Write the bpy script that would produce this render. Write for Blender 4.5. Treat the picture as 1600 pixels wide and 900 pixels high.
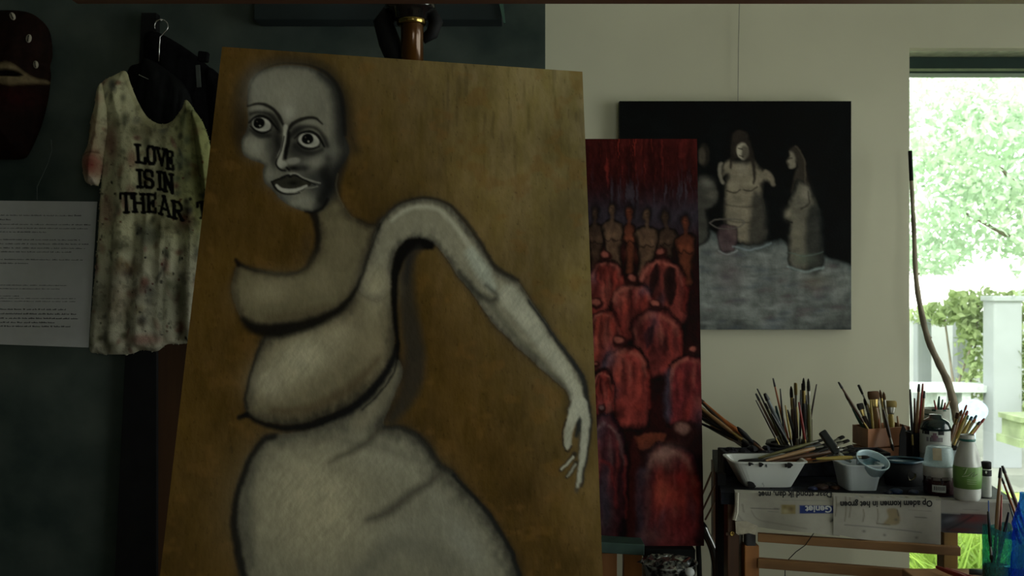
import bpy, math, random
import numpy as np
from mathutils import Vector, Matrix
random.seed(7); rng = np.random.default_rng(7)
PI = math.pi
C = bpy.context.scene.collection
S = bpy.context.scene
for o in list(bpy.data.objects): bpy.data.objects.remove(o)

# ---------------------------------------------------------------- camera
EYE = 1.35; FP = 1500.0
cam_d = bpy.data.cameras.new('camera'); cam = bpy.data.objects.new('camera', cam_d); C.objects.link(cam)
cam.location = (0, 0, EYE); cam.rotation_euler = (PI/2, 0, 0)
cam_d.sensor_width = 36; cam_d.lens = 36*FP/1600
cam_d.clip_start = 0.05; cam_d.clip_end = 200
cam_d.dof.use_dof = True; cam_d.dof.focus_distance = 2.25; cam_d.dof.aperture_fstop = 7.5
S.camera = cam
# ---------------------------------------------------------------- sky, sun, exposure
W = bpy.data.worlds.new('sky'); S.world = W; W.use_nodes = True
nt = W.node_tree; bg = nt.nodes['Background']
tc = nt.nodes.new('ShaderNodeTexCoord'); sx = nt.nodes.new('ShaderNodeSeparateXYZ')
rp = nt.nodes.new('ShaderNodeValToRGB')
nt.links.new(tc.outputs['Generated'], sx.inputs[0]); nt.links.new(sx.outputs['Z'], rp.inputs[0])
rp.color_ramp.elements[0].color = (.98, .985, .93, 1); rp.color_ramp.elements[1].color = (.90, .94, .92, 1)
nt.links.new(rp.outputs[0], bg.inputs[0]); bg.inputs[1].default_value = 1.25
sun_d = bpy.data.lights.new('sun', 'SUN'); sun = bpy.data.objects.new('sun', sun_d); C.objects.link(sun)
sun_d.energy = 1.3; sun_d.angle = .02; sun_d.color = (1, .97, .9)
sun.rotation_euler = (math.radians(38), 0, math.radians(-28)); sun.location = (0, 0, 8)   # high, from behind the house
def portal(loc, rot, sx_, sy_):
    d = bpy.data.lights.new('window_daylight', 'AREA'); d.shape = 'RECTANGLE'; d.size = sx_; d.size_y = sy_
    d.cycles.is_portal = True
    o = bpy.data.objects.new('window_daylight', d); C.objects.link(o); o.location = loc; o.rotation_euler = rot
S.view_settings.view_transform = 'Standard'; S.view_settings.look = 'None'
S.view_settings.gamma = 1; S.view_settings.use_curve_mapping = False
S.view_settings.exposure = 2.05

# ================================================================ helpers
def P(x, y, Y):                       # a point of the photograph put at depth Y
    return Vector(((x-800)/FP*Y, Y, EYE-(y-450)/FP*Y))

MATS = {}
def mat(name, col, rough=.6, metal=0, var=.25, scale=30, bump=0, col2=None, stretch=None, trans=0, spec=.5,
        emit=None, attr=False, ior=1.45, alpha=None, thr=None, coat=0, sub=0):
    if name in MATS: return MATS[name]
    m = bpy.data.materials.new(name); m.use_nodes = True; n = m.node_tree.nodes; l = m.node_tree.links
    b = n['Principled BSDF']; b.inputs['Roughness'].default_value = rough; b.inputs['Metallic'].default_value = metal
    b.inputs['Specular IOR Level'].default_value = spec; b.inputs['IOR'].default_value = ior
    b.inputs['Transmission Weight'].default_value = trans
    b.inputs['Coat Weight'].default_value = coat
    t = n.new('ShaderNodeTexCoord'); mp = n.new('ShaderNodeMapping'); l.new(t.outputs['Object'], mp.inputs[0])
    if stretch: mp.inputs['Scale'].default_value = stretch
    nz = n.new('ShaderNodeTexNoise'); nz.inputs['Scale'].default_value = scale; nz.inputs['Detail'].default_value = 5
    l.new(mp.outputs[0], nz.inputs['Vector'])
    r = n.new('ShaderNodeValToRGB'); l.new(nz.outputs['Fac'], r.inputs[0])
    c2 = col2 or tuple(c*(1-var) for c in col)
    r.color_ramp.elements[0].color = (*c2, 1); r.color_ramp.elements[1].color = (*col, 1)
    lo, hi = thr or (.35, .65)
    r.color_ramp.elements[0].position = lo; r.color_ramp.elements[1].position = hi
    if attr:
        a = n.new('ShaderNodeAttribute'); a.attribute_name = 'paint'
        mx = n.new('ShaderNodeMix'); mx.data_type = 'RGBA'; mx.blend_type = 'MULTIPLY'; mx.inputs[0].default_value = 1
        l.new(a.outputs['Color'], mx.inputs[6]); l.new(r.outputs[0], mx.inputs[7]); l.new(mx.outputs[2], b.inputs['Base Color'])
    else: l.new(r.outputs[0], b.inputs['Base Color'])
    if bump:
        bp = n.new('ShaderNodeBump'); bp.inputs['Strength'].default_value = bump; bp.inputs['Distance'].default_value = .004
        l.new(nz.outputs['Fac'], bp.inputs['Height']); l.new(bp.outputs[0], b.inputs['Normal'])
    MATS[name] = m; return m
def glassmat(name, col, op=.35, rough=.08):            # thin clear plastic or glass, tinted
    if name in MATS: return MATS[name]
    m = bpy.data.materials.new(name); m.use_nodes = True; n = m.node_tree.nodes; l = m.node_tree.links
    out = n['Material Output']; b = n['Principled BSDF']
    b.inputs['Base Color'].default_value = (*col, 1); b.inputs['Roughness'].default_value = rough
    tr = n.new('ShaderNodeBsdfTransparent'); tr.inputs[0].default_value = tuple(min(1, c*1.6+.1) for c in col)+(1,)
    nz = n.new('ShaderNodeTexNoise'); nz.inputs['Scale'].default_value = 25
    mr = n.new('ShaderNodeMapRange'); mr.inputs[3].default_value = max(0, op-.12); mr.inputs[4].default_value = op+.12
    l.new(nz.outputs[0], mr.inputs[0])
    mx = n.new('ShaderNodeMixShader'); l.new(mr.outputs[0], mx.inputs[0]); l.new(tr.outputs[0], mx.inputs[1]); l.new(b.outputs[0], mx.inputs[2])
    l.new(mx.outputs[0], out.inputs[0]); MATS[name] = m; return m
def panemat():
    m = bpy.data.materials.new('window glass'); m.use_nodes = True; n = m.node_tree.nodes; l = m.node_tree.links
    out = n['Material Output']; n.remove(n['Principled BSDF'])
    tr = n.new('ShaderNodeBsdfTransparent'); tr.inputs[0].default_value = (.95, .98, .96, 1)
    gl = n.new('ShaderNodeBsdfGlossy'); gl.inputs['Roughness'].default_value = .02
    fr = n.new('ShaderNodeFresnel'); mx = n.new('ShaderNodeMixShader')
    l.new(fr.outputs[0], mx.inputs[0]); l.new(tr.outputs[0], mx.inputs[1]); l.new(gl.outputs[0], mx.inputs[2]); l.new(mx.outputs[0], out.inputs[0])
    return m

class MB:
    def __init__(s): s.v = []; s.f = []
    def add(s, vs, fs):
        k = len(s.v); s.v += [tuple(v) for v in vs]; s.f += [tuple(i+k for i in f) for f in fs]; return s
    def box(s, c, d, R=None, taper=1.0):
        vs = []
        for z in (-1, 1):
            t = taper if z > 0 else 1
            for x, y in ((-1,-1),(1,-1),(1,1),(-1,1)):
                p = Vector((x*d[0]/2*t, y*d[1]/2*t, z*d[2]/2))
                if R is not None: p = R @ p
                vs.append(p+Vector(c))
        return s.add(vs, [(3,2,1,0),(4,5,6,7),(0,1,5,4),(1,2,6,5),(2,3,7,6),(3,0,4,7)])
    def beam(s, a, b, w, d, up=Vector((0,1,0))):          # rectangular bar from a to b
        a, b = Vector(a), Vector(b); z = (b-a).normalized(); x = up.cross(z)
        if x.length < 1e-3: x = Vector((1,0,0))
        x.normalize(); y = z.cross(x)
        R = Matrix((x, y, z)).transposed()
        return s.box((a+b)/2, (w, d, (b-a).length), R)
    def tube(s, pts, rad, n=8, cap=True):
        pts = [Vector(p) for p in pts]
        if not hasattr(rad, '__len__'): rad = [rad]*len(pts)
        rings = []; prev = None
        for i, p in enumerate(pts):
            t = (pts[min(i+1, len(pts)-1)]-pts[max(i-1, 0)]).normalized()
            if prev is None: x = t.orthogonal().normalized()
            else: x = (prev-t*prev.dot(t)).normalized()
            prev = x; y = t.cross(x)
            rings.append([p+(x*math.cos(2*PI*k/n)+y*math.sin(2*PI*k/n))*rad[i] for k in range(n)])
        vs = [v for r in rings for v in r]; fs = []
        for i in range(len(pts)-1):
            for k in range(n): fs.append((i*n+k, i*n+(k+1)%n, (i+1)*n+(k+1)%n, (i+1)*n+k))
        if cap: fs += [tuple(range(n))[::-1], tuple((len(pts)-1)*n+k for k in range(n))]
        return s.add(vs, fs)
    def lathe(s, prof, c=(0,0,0), n=28, R=None, sx=1, sy=1, wob=0):
        vs = []; fs = []; m = len(prof); c = Vector(c)
        for j, (r, z) in enumerate(prof):
            for k in range(n):
                a = 2*PI*k/n; rr = r*(1+wob*math.sin(3*a+j*.7)+wob*.6*math.sin(7*a-j))
                p = Vector((rr*math.cos(a)*sx, rr*math.sin(a)*sy, z))
                if R is not None: p = R @ p
                vs.append(p+c)
        for j in range(m-1):
            for k in range(n): fs.append((j*n+k, j*n+(k+1)%n, (j+1)*n+(k+1)%n, (j+1)*n+k))
        if prof[0][0] > 0: fs.append(tuple(range(n))[::-1])
        return s.add(vs, fs)
    def prism(s, poly, depth, N=Vector((0,1,0))):
        n = len(poly); a = [Vector(p) for p in poly]; b = [p+N*depth for p in a]
        return s.add(a+b, [tuple(range(n)), tuple(range(n, 2*n))[::-1]]+[(i, n+i, n+(i+1)%n, (i+1)%n) for i in range(n)])
    def mesh(s, name='mesh', off=(0,0,0), smooth=False):
        me = bpy.data.meshes.new(name); o = Vector(off)
        me.from_pydata([tuple(Vector(v)-o) for v in s.v], [], s.f); me.update()
        if smooth: me.polygons.foreach_set('use_smooth', [True]*len(me.polygons))
        return me
def tag(o, label=None, cat=None, group=None, kind=None):
    for k, v in (('label', label), ('category', cat), ('group', group), ('kind', kind)):
        if v: o[k] = v
    return o
def thing(name, label, cat, loc=(0,0,0), group=None):
    o = bpy.data.objects.new(name, None); o.empty_display_size = .05; C.objects.link(o); o.location = loc
    return tag(o, label, cat, group)
def root_loc(p):
    l = Vector((0,0,0))
    while p is not None: l += p.location; p = p.parent
    return l
def obj(name, mb, m, parent=None, smooth=False, bevel=0, kind=None, label=None, loc=None):
    off = root_loc(parent) if parent else Vector((0,0,0))
    o = bpy.data.objects.new(name, None)
    l0 = Vector(loc) if loc is not None else off
    me = mb.mesh(name, l0, smooth) if isinstance(mb, MB) else mb
    bpy.data.objects.remove(o); o = bpy.data.objects.new(name, me); C.objects.link(o)
    if parent: o.parent = parent; o.location = l0-off
    else: o.location = l0
    if m is not None and not me.materials: me.materials.append(m)
    if bevel:
        b = o.modifiers.new('bevel', 'BEVEL'); b.width = bevel; b.segments = 2; b.limit_method = 'ANGLE'
    if kind: o['kind'] = kind
    if label: o['label'] = label
    return o
def autosmooth(o):
    return o
def struct(name, mb, m, **k): return obj(name, mb, m, kind='structure', **k)

# ================================================================ painter: colours laid onto the vertices of a dense grid
def spl(pts, closed=False, k=5):
    p = np.array(pts, float); n = len(p); out = []
    for i in range(n if closed else n-1):
        if closed: a, b, c, d = p[(i-1)%n], p[i], p[(i+1)%n], p[(i+2)%n]
        else: a, b, c, d = p[max(i-1,0)], p[i], p[i+1], p[min(i+2,n-1)]
        for t in np.arange(k)/k:
            out.append(.5*((2*b)+(c-a)*t+(2*a-5*b+4*c-d)*t*t+(3*b-a-3*c+d)*t**3))
    if not closed: out.append(p[-1])
    return np.array(out)
def vnoise(X, Y, sx_, sy_=None, oct=3, seed=0):
    sy_ = sy_ or sx_; out = np.zeros_like(X); amp = 1; tot = 0
    for o in range(oct):
        g = np.random.default_rng(seed*31+o).random((97, 97))
        u = X/sx_*2**o; v = Y/sy_*2**o
        iu = np.floor(u).astype(int); iv = np.floor(v).astype(int); fu = u-iu; fv = v-iv
        fu = fu*fu*(3-2*fu); fv = fv*fv*(3-2*fv)
        a = g[iu%97, iv%97]; b = g[(iu+1)%97, iv%97]; c = g[iu%97, (iv+1)%97]; d = g[(iu+1)%97, (iv+1)%97]
        out += amp*((a*(1-fu)+b*fu)*(1-fv)+(c*(1-fu)+d*fu)*fv); tot += amp; amp *= .55
    return out/tot
def sst(a, b, x): t = np.clip((x-a)/(b-a+1e-9), 0, 1); return t*t*(3-2*t)
def deepen(C, ref, g):
    L = C.mean(-1, keepdims=True); return C*np.clip(L/ref, .02, 1.3)**g
class Paint:
    def __init__(s, X, Y, col): s.X = X; s.Y = Y; s.C = np.ones(X.shape+(3,))*np.array(col)
    def win(s, pts, pad):
        m = (s.X > pts[:,0].min()-pad)&(s.X < pts[:,0].max()+pad)&(s.Y > pts[:,1].min()-pad)&(s.Y < pts[:,1].max()+pad)
        return np.nonzero(m)
    def mix(s, idx, col, a):
        a = a[..., None]; s.C[idx] = s.C[idx]*(1-a)+np.array(col)*a
    def dline(s, x, y, pts, wid=None):
        best = np.full(x.shape, 1e9); wb = np.zeros(x.shape)
        for i in range(len(pts)-1):
            ax, ay = pts[i]; bx, by = pts[i+1]; dx, dy = bx-ax, by-ay; L = dx*dx+dy*dy+1e-9
            t = np.clip(((x-ax)*dx+(y-ay)*dy)/L, 0, 1); d = np.hypot(x-ax-t*dx, y-ay-t*dy)
            if wid is not None:
                w = wid[i]*(1-t)+wid[i+1]*t; e = d-w; m = e < best-0; best = np.where(m, e, best); wb = np.where(m, w, wb)
            else: best = np.minimum(best, d)
        return best
    def stroke(s, pts, w, col, a=1, soft=2, smooth=True, k=4):
        ws = w if hasattr(w, '__len__') else [w]*len(pts)
        p = spl(pts, k=k) if smooth and len(pts) > 2 else np.array(pts, float)
        wi = np.interp(np.linspace(0, 1, len(p)), np.linspace(0, 1, len(ws)), np.array(ws)/2.)
        idx = s.win(p, max(ws)+soft*2+2); x = s.X[idx]; y = s.Y[idx]
        if not len(x): return
        e = s.dline(x, y, p, wi); s.mix(idx, col, a*(1-sst(-soft, soft, e)))
    def sdf(s, pts, pad, smooth=True):
        p = spl(pts, True, 4) if smooth else np.array(pts, float)
        idx = s.win(p, pad); x = s.X[idx]; y = s.Y[idx]
        q = np.vstack([p, p[:1]]); d = s.dline(x, y, q); ins = np.zeros(x.shape, bool)
        for i in range(len(q)-1):
            ax, ay = q[i]; bx, by = q[i+1]
            if ay == by: continue
            c = ((ay > y) != (by > y)) & (x < (bx-ax)*(y-ay)/(by-ay)+ax); ins ^= c
        return idx, np.where(ins, d, -d), x, y
    def fill(s, pts, col, edge=None, ew=12, a=1, soft=1.5, smooth=True, eh=0, ec=None, halo=0, tex=.12, seed=1):
        idx, d, x, y = s.sdf(pts, max(halo*1.5, soft)+3, smooth)
        if not len(x): return
        if halo: s.mix(idx, ec if ec is not None else (.03,.025,.02), .75*np.exp(-np.clip(-d,0,None)/halo*1.6)*(d < 0))
        n = vnoise(x, y, 9, 14, 3, seed)-.5
        c = np.ones((len(x), 3))*np.array(col)
        if edge is not None:
            t = sst(0, ew, d+n*ew*.5)[:, None]; c = np.array(edge)*(1-t)+c*t
        c = c*(1+tex*2*n[:, None]); m = (a*sst(-soft, soft, d))[:, None]
        s.C[idx] = s.C[idx]*(1-m)+c*m
    def blob(s, cx, cy, rx, ry, col, a=.7, rot=0, hard=1.0):
        r = max(rx, ry)*2.4; pts = np.array([[cx-r, cy-r], [cx+r, cy+r]]); idx = s.win(pts, 0)
        x = s.X[idx]-cx; y = s.Y[idx]-cy; c, q = math.cos(math.radians(rot)), math.sin(math.radians(rot))
        e = ((x*c+y*q)/rx)**2+((-x*q+y*c)/ry)**2
        s.mix(idx, col, a*np.exp(-(e**hard)))
    def disc(s, cx, cy, rx, ry, col, a=1, soft=.25, rot=0):
        pts = np.array([[cx-rx-ry-3, cy-ry-rx-3], [cx+rx+ry+3, cy+rx+ry+3]]); idx = s.win(pts, 0)
        x = s.X[idx]-cx; y = s.Y[idx]-cy; c, q = math.cos(math.radians(rot)), math.sin(math.radians(rot))
        e = np.hypot((x*c+y*q)/rx, (-x*q+y*c)/ry); s.mix(idx, col, a*(1-sst(1-soft, 1+soft, e)))

def grid_obj(name, V, col, m, parent=None, keep=None, smooth=True, loc=None, kind=None, label=None):
    """V: (h,w,3) world positions, col: (h,w,3) linear colours"""
    h, w = V.shape[:2]; l0 = np.array(loc if loc is not None else (root_loc(parent) if parent else (0,0,0)))
    i = np.arange(h*w).reshape(h, w)
    F = np.stack([i[:-1,:-1], i[1:,:-1], i[1:,1:], i[:-1,1:]], -1).reshape(-1, 4)
    if keep is not None:
        kk = (keep[:-1,:-1]&keep[1:,:-1]&keep[1:,1:]&keep[:-1,1:]).reshape(-1); F = F[kk]
    used = np.unique(F); rm = np.full(h*w, -1); rm[used] = np.arange(len(used)); F = rm[F]
    v = (V.reshape(-1, 3)-l0)[used]
    me = bpy.data.meshes.new(name); me.vertices.add(len(v)); me.vertices.foreach_set('co', v.astype(np.float32).ravel())
    me.loops.add(F.size); me.loops.foreach_set('vertex_index', F.astype(np.int32).ravel())
    me.polygons.add(len(F)); me.polygons.foreach_set('loop_start', np.arange(0, F.size, 4, dtype=np.int32))
    me.polygons.foreach_set('loop_total', np.full(len(F), 4, dtype=np.int32))
    me.update(calc_edges=True); me.validate()
    if smooth: me.polygons.foreach_set('use_smooth', [True]*len(me.polygons))
    a = me.color_attributes.new('paint', 'FLOAT_COLOR', 'POINT')
    cc = np.ones((h*w, 4)); cc[:, :3] = np.clip(col.reshape(-1, 3), 0, 1); a.data.foreach_set('color', cc[used].astype(np.float32).ravel())
    o = obj(name, me, m, parent, loc=loc, kind=kind, label=label); return o

# ================================================================ materials
M_white = mat('whitewashed wall', (.63, .61, .47), .85, var=.06, scale=3, bump=.15)
M_teal = mat('dark teal limewash', (.088, .108, .094), .9, scale=4.2, col2=(.022, .038, .034), bump=.3, thr=(.36,.74))
M_black = mat('black paint', (.008, .008, .009), .7, var=.4, scale=20, bump=.2, spec=.25)
M_door = mat('dark brown wood', (.07, .03, .012), .6, var=.5, scale=14, stretch=(1, 1, .12), bump=.2)
M_oak = mat('orange pine wood', (.42, .17, .05), .5, var=.35, scale=16, stretch=(1, 1, .15), bump=.15)
M_oakH = mat('pine rail wood', (.33, .17, .07), .55, var=.4, scale=16, stretch=(.12, 1, 1), bump=.15)
M_dkwood = mat('dark stained wood', (.12, .05, .022), .5, var=.5, scale=16, stretch=(1, 1, .12))
M_floor = mat('painted floor boards', (.22, .17, .12), .6, var=.4, scale=6)
M_ceil = mat('ceiling paint', (.76, .73, .60), .9, var=.05, scale=4)
M_plaster = mat('inner wall paint', (.68, .66, .54), .9, var=.1, scale=4)
M_frame = mat('dark green window frame', (.012, .04, .03), .45, var=.2, scale=10)
M_fabric = mat('black coat cloth', (.006, .006, .007), .95, var=.4, scale=60, bump=.3, spec=.1)
M_metal = mat('bright steel', (.7, .7, .7), .25, 1, var=.15)
M_brass = mat('brass', (.55, .38, .12), .2, 1, var=.3)
M_paperw = mat('white paper', (.55, .55, .56), .8, var=.05)
M_paint = mat('oil paint on canvas', (1, 1, 1), .62, attr=True, var=.07, scale=110, bump=.22, stretch=(1,1,.4), spec=.08)
M_paint2 = mat('varnished oil paint', (1, 1, 1), .55, attr=True, var=.08, scale=150, bump=.25, spec=.08)
M_cloth = mat('stained cotton jersey', (1, 1, 1), .95, attr=True, var=.1, scale=300, bump=.25, spec=.1)
M_news = mat('newsprint', (1, 1, 1), .9, attr=True, var=.06, scale=60, bump=.1, spec=.2)
M_ink = mat('black printing ink', (.015, .015, .018), .8)
M_raw = mat('bare canvas edge', (.42, .38, .30), .9, var=.2, scale=80)
M_plastw = mat('white plastic', (.55, .57, .58), .4, var=.1, scale=12)
M_sky = mat('blue plastic', (.25, .5, .62), .3)

# ================================================================ the setting
WB = 3.2; WT = 2.9; XL, XR, YB, ZT = -2.6, 2.75, -2.6, 2.85
wx0 = (1421-800)/FP*WB; wz1 = EYE+(450-75)/FP*WB; wx1 = 2.62; wz0 = .12
xt = (852-800)/FP*WT
w = MB()
w.box(((xt+wx0)/2-.05, WB+.1, ZT/2), (wx0-xt+.1, .2, ZT))
w.box(((wx0+wx1)/2, WB+.1, (wz1+ZT)/2), (wx1-wx0, .2, ZT-wz1)); w.box(((wx0+wx1)/2, WB+.1, wz0/2), (wx1-wx0, .2, wz0))
w.box(((wx1+XR)/2+.05, WB+.1, ZT/2), (XR-wx1+.1, .2, ZT))
struct('wall_back', w, M_white)
w = MB(); w.box(((XL+xt)/2, WT+.25, ZT/2), (xt-XL, .5, ZT)); struct('wall_left_of_recess', w, M_teal).name = 'wall_back_teal'
struct('wall_left', MB().box((XL-.1, .3, ZT/2), (.2, 6, ZT)), M_teal)
fx0, fx1, fz0, fz1 = .9, 2.4, .9, 2.3                       # window behind the photographer
w = MB(); w.box(((fx0-3)/2, YB-.1, ZT/2), (fx0+3, .2, ZT)); w.box(((fx1+3)/2, YB-.1, ZT/2), (3-fx1, .2, ZT))
w.box(((fx0+fx1)/2, YB-.1, fz0/2), (fx1-fx0, .2, fz0)); w.box(((fx0+fx1)/2, YB-.1, (fz1+ZT)/2), (fx1-fx0, .2, ZT-fz1))
struct('wall_front', w, M_plaster)
# right wall with a wide window that lights the room
ry0, ry1, rz0, rz1 = .1, 2.9, .5, 2.35
w = MB(); w.box((XR+.1, (YB+ry0)/2, ZT/2), (.2, ry0-YB, ZT)); w.box((XR+.1, (ry1+WB+.2)/2, ZT/2), (.2, WB+.2-ry1, ZT))
w.box((XR+.1, (ry0+ry1)/2, rz0/2), (.2, ry1-ry0, rz0)); w.box((XR+.1, (ry0+ry1)/2, (rz1+ZT)/2), (.2, ry1-ry0, ZT-rz1))
struct('wall_right', w, M_plaster)
struct('floor', MB().box((.05, .3, -.05), (5.6, 6.1, .1)), M_floor)
struct('ceiling', MB().box((.05, .3, ZT+.05), (5.6, 6.1, .1)), M_ceil)
M_pane = panemat()
wn = thing('window_1', None, None, (wx0, WB+.13, wz0)); wn['kind'] = 'structure'
yf = WB+.14; ft = EYE+(450-93)/FP*yf; fb = EYE+(450-118)/FP*yf
f = MB(); f.box(((wx0+wx1)/2, yf, (ft+fb)/2), (wx1-wx0, .07, ft-fb)); f.box((wx0+.004, yf, (wz0+ft)/2), (.012, .06, ft-wz0))
f.box((wx1-.03, yf, (wz0+ft)/2), (.06, .07, ft-wz0)); f.box(((wx0+wx1)/2, yf, wz0+.03), (wx1-wx0, .07, .06))
obj('window_frame', f, M_frame, wn)
obj('glazing_bead', MB().box(((wx0+wx1)/2, yf-.04, fb+.010), (wx1-wx0, .012, .008)), mat('pale green bead', (.25,.33,.18), .5), wn)
obj('lintel_lining', MB().box(((wx0+wx1)/2, yf-.02, ft+.018), (wx1-wx0, .16, .034)), mat('pale green board', (.5,.55,.38), .7), wn)
obj('pane', MB().box(((wx0+wx1)/2, yf+.01, (wz0+ft)/2), (wx1-wx0-.02, .006, ft-wz0-.04)), M_pane, wn)
wn2 = thing('window_2', None, None, (XR+.1, ry0, rz0)); wn2['kind'] = 'structure'
obj('pane', MB().box((XR+.12, (ry0+ry1)/2, (rz0+rz1)/2), (.006, ry1-ry0, rz1-rz0)), M_pane, wn2)
f = MB()
for yy in (ry0+.03, (ry0+ry1)/2, ry1-.03): f.box((XR+.1, yy, (rz0+rz1)/2), (.06, .06, rz1-rz0))
for zz in (rz0+.03, rz1-.03): f.box((XR+.1, (ry0+ry1)/2, zz), (.06, ry1-ry0, .06))
obj('window_frame', f, M_frame, wn2)
wn3 = thing('window_3', None, None, (fx0, YB-.1, fz0)); wn3['kind'] = 'structure'
obj('pane', MB().box(((fx0+fx1)/2, YB-.12, (fz0+fz1)/2), (fx1-fx0, .006, fz1-fz0)), M_pane, wn3)
f = MB()
for xx in (fx0+.03, fx0+.5, fx0+1.0, fx1-.03): f.box((xx, YB-.1, (fz0+fz1)/2), (.07, .06, fz1-fz0))
for zz in (fz0+.03, fz1-.03): f.box(((fx0+fx1)/2, YB-.1, zz), (fx1-fx0, .06, .06))
obj('window_frame', f, M_frame, wn3)
portal(((fx0+fx1)/2, YB-.22, (fz0+fz1)/2), (PI/2, 0, 0), fx1-fx0, fz1-fz0)
portal(((wx0+wx1)/2, WB+.22, (wz0+wz1)/2), (-PI/2, 0, 0), wx1-wx0, wz1-wz0)
portal((XR+.2, (ry0+ry1)/2, (rz0+rz1)/2), (0, PI/2, 0), rz1-rz0, ry1-ry0)
# beam across the very top of the view
struct('trim_1', MB().beam(P(395, -6, 2.2), P(1700, -3, 2.2), .05, .02, Vector((0,1,0))) if False else
       MB().box((P(1000, 0, 2.2).x, 2.2, P(0, 1, 2.2).z+.03), (2.6, .05, .06)), mat('reddish beam wood', (.13, .05, .025), .6, var=.4, scale=10, stretch=(.1,1,1)))

# ================================================================ THE LARGE CANVAS
vv = Vector((-36, FP, 3932)).normalized()                    # the way its sides run, leaning back
rTL = Vector((347-800, FP, 450-73)); rTR = Vector((910-800, FP, 450-112))
kR = vv.dot(rTL)/vv.dot(rTR); DL = 2.1/FP
TL = rTL*DL+Vector((0,0,EYE)); TR = rTR*DL*kR+Vector((0,0,EYE)); uu = (TR-TL).normalized(); cw = (TR-TL).length; ch = 1.30
nn = uu.cross(vv).normalized()
if nn.y > 0: nn = -nn                                       # towards the viewer
nu, nv = 400, 560
U, V_ = np.meshgrid(np.linspace(0, cw, nu), np.linspace(0, ch, nv))
def plane(U, V_, off=0):
    return np.array(TL)[None, None]+U[..., None]*np.array(uu)-V_[..., None]*np.array(vv)+np.array(nn)*off
G = plane(U, V_); PX = 800+G[..., 0]/G[..., 1]*FP; PY = 450-(G[..., 2]-EYE)/G[..., 1]*FP
WX = 3.0*(vnoise(PX, PY, 16, 16, 2, 51)-.5)+1.5*(vnoise(PX, PY, 4, 4, 2, 52)-.5); WY = 3.0*(vnoise(PX, PY, 16, 16, 2, 53)-.5)+1.5*(vnoise(PX, PY, 4, 4, 2, 54)-.5)
wf = .35+.65*sst(300, 360, PY)                                # the hand is looser on the body than on the face
PX = PX+WX*wf; PY = PY+WY*wf
p = Paint(PX, PY, (.30, .185, .07))
n1 = vnoise(PX, PY, 90, 110, 4, 3); n2 = vnoise(PX, PY, 14, 40, 3, 5); n3 = vnoise(PX, PY, 4, 18, 2, 9)
g = np.clip((PX-500)/420+(250-PY)/700, 0, 1.3)[..., None]
p.C = np.array((.20, .110, .022))*(1-g)+np.array((.33, .255, .105))*g
p.C *= (.60+.72*n1+.22*(n2-.5)+.12*(n3-.5))[..., None]
vs1 = sst(.60, .74, vnoise(PX, PY, 7, 46, 2, 61))*sst(560, 760, PX)*sst(420, 120, PY); p.C = p.C*(1-.17*vs1[..., None])
vs2 = sst(.58, .75, vnoise(PX, PY, 30, 26, 3, 62)); p.C = p.C*(1-.35*vs2[..., None])+np.array((.30,.15,.035))*.35*vs2[..., None]
sp1 = sst(.80, .86, vnoise(PX, PY, 3, 7, 2, 63)); p.C = p.C*(1-.2*sp1[..., None])
p.C[..., 2] *= (.8+.5*n2)
FL = (.44, .385, .275); GR = (.36, .345, .30); DK = (.022, .02, .02); SH = (.12, .105, .085)
# halos around the figure
head = [(388,134),(395,121),(414,108),(446,102),(479,104),(501,113),(520,129),(532,154),(535,183),(537,208),(546,234),(540,250),(527,270),(519,295),(511,315),(498,329),(482,331),(462,326),(440,312),(424,295),(412,283),(411,266),(412,257),(391,249),(380,241),(377,221),(385,205),(388,189),(387,166)]
p.stroke([(381,235),(376,200),(378,150),(392,118),(425,98),(470,95),(510,108),(535,145),(545,200),(556,235)], [18,24,24,20,12,12,18,20,20,12], (.055,.045,.032), .62, 12)
neck = [(490,330),(497,356),(495,386),(482,412),(467,424),(434,426),(396,420),(375,414),(364,431),(362,457),(370,487),(385,506),(415,517),(452,510),(490,499),(527,484),(550,461),(565,431),(580,386),(589,356),(572,349),(550,337),(531,311),(522,285),(500,300)]
p.fill(neck, (.24,.20,.115), (.14,.11,.065), 16, halo=5, ec=(.09,.06,.03))
p.stroke([(488,328),(495,352),(495,386),(482,412),(464,426),(430,428),(392,421),(374,412)], [14,10,9,8,4,4,4,5], (.03,.024,.018), .85, 4)
p.stroke([(560,344),(585,352),(592,345)], 6, (.06,.05,.03), .6, 4)
p.blob(420, 455, 42, 24, (.42,.36,.23), .7, -8); p.blob(500, 440, 30, 30, (.36,.31,.19), .6); p.blob(535,380,16,34,(.30,.25,.15),.7)
p.blob(480, 385, 10, 30, (.10,.07,.035), .55)
p.stroke([(373,414),(370,407)], 6, (.03,.02,.015), .9, 3)
# torso, belly
belly = [(612,560),(625,563),(629,585),(621,607),(603,650),(600,667),(621,666),(647,675),(669,699),(686,725),(708,738),(730,764),(765,804),(795,852),(812,900),(822,960),(390,960),(376,900),(371,860),(369,825),(369,782),(382,738),(397,707),(415,683),(432,679),(480,672),(540,645),(585,600)]
p.stroke([(640,400),(634,440),(640,500),(648,560),(640,610),(612,655)], [16,22,30,34,30,14], (.07,.065,.055), .8, 9)
p.fill(belly, (.275,.255,.185), (.12,.11,.085), 36, halo=9, ec=(.04,.035,.03), tex=.16)
p.blob(495, 800, 100, 92, (.45,.40,.275), .95); p.blob(470, 745, 60, 45, (.48,.43,.30), .55); p.blob(610,720,60,32,(.44,.41,.31),.6,20)
p.blob(640, 830, 60, 50, (.34,.325,.26), .5); p.blob(728, 850, 26, 60, (.38,.375,.32), .5, -35); p.blob(680,775,26,14,(.36,.345,.27),.5,40)
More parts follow.
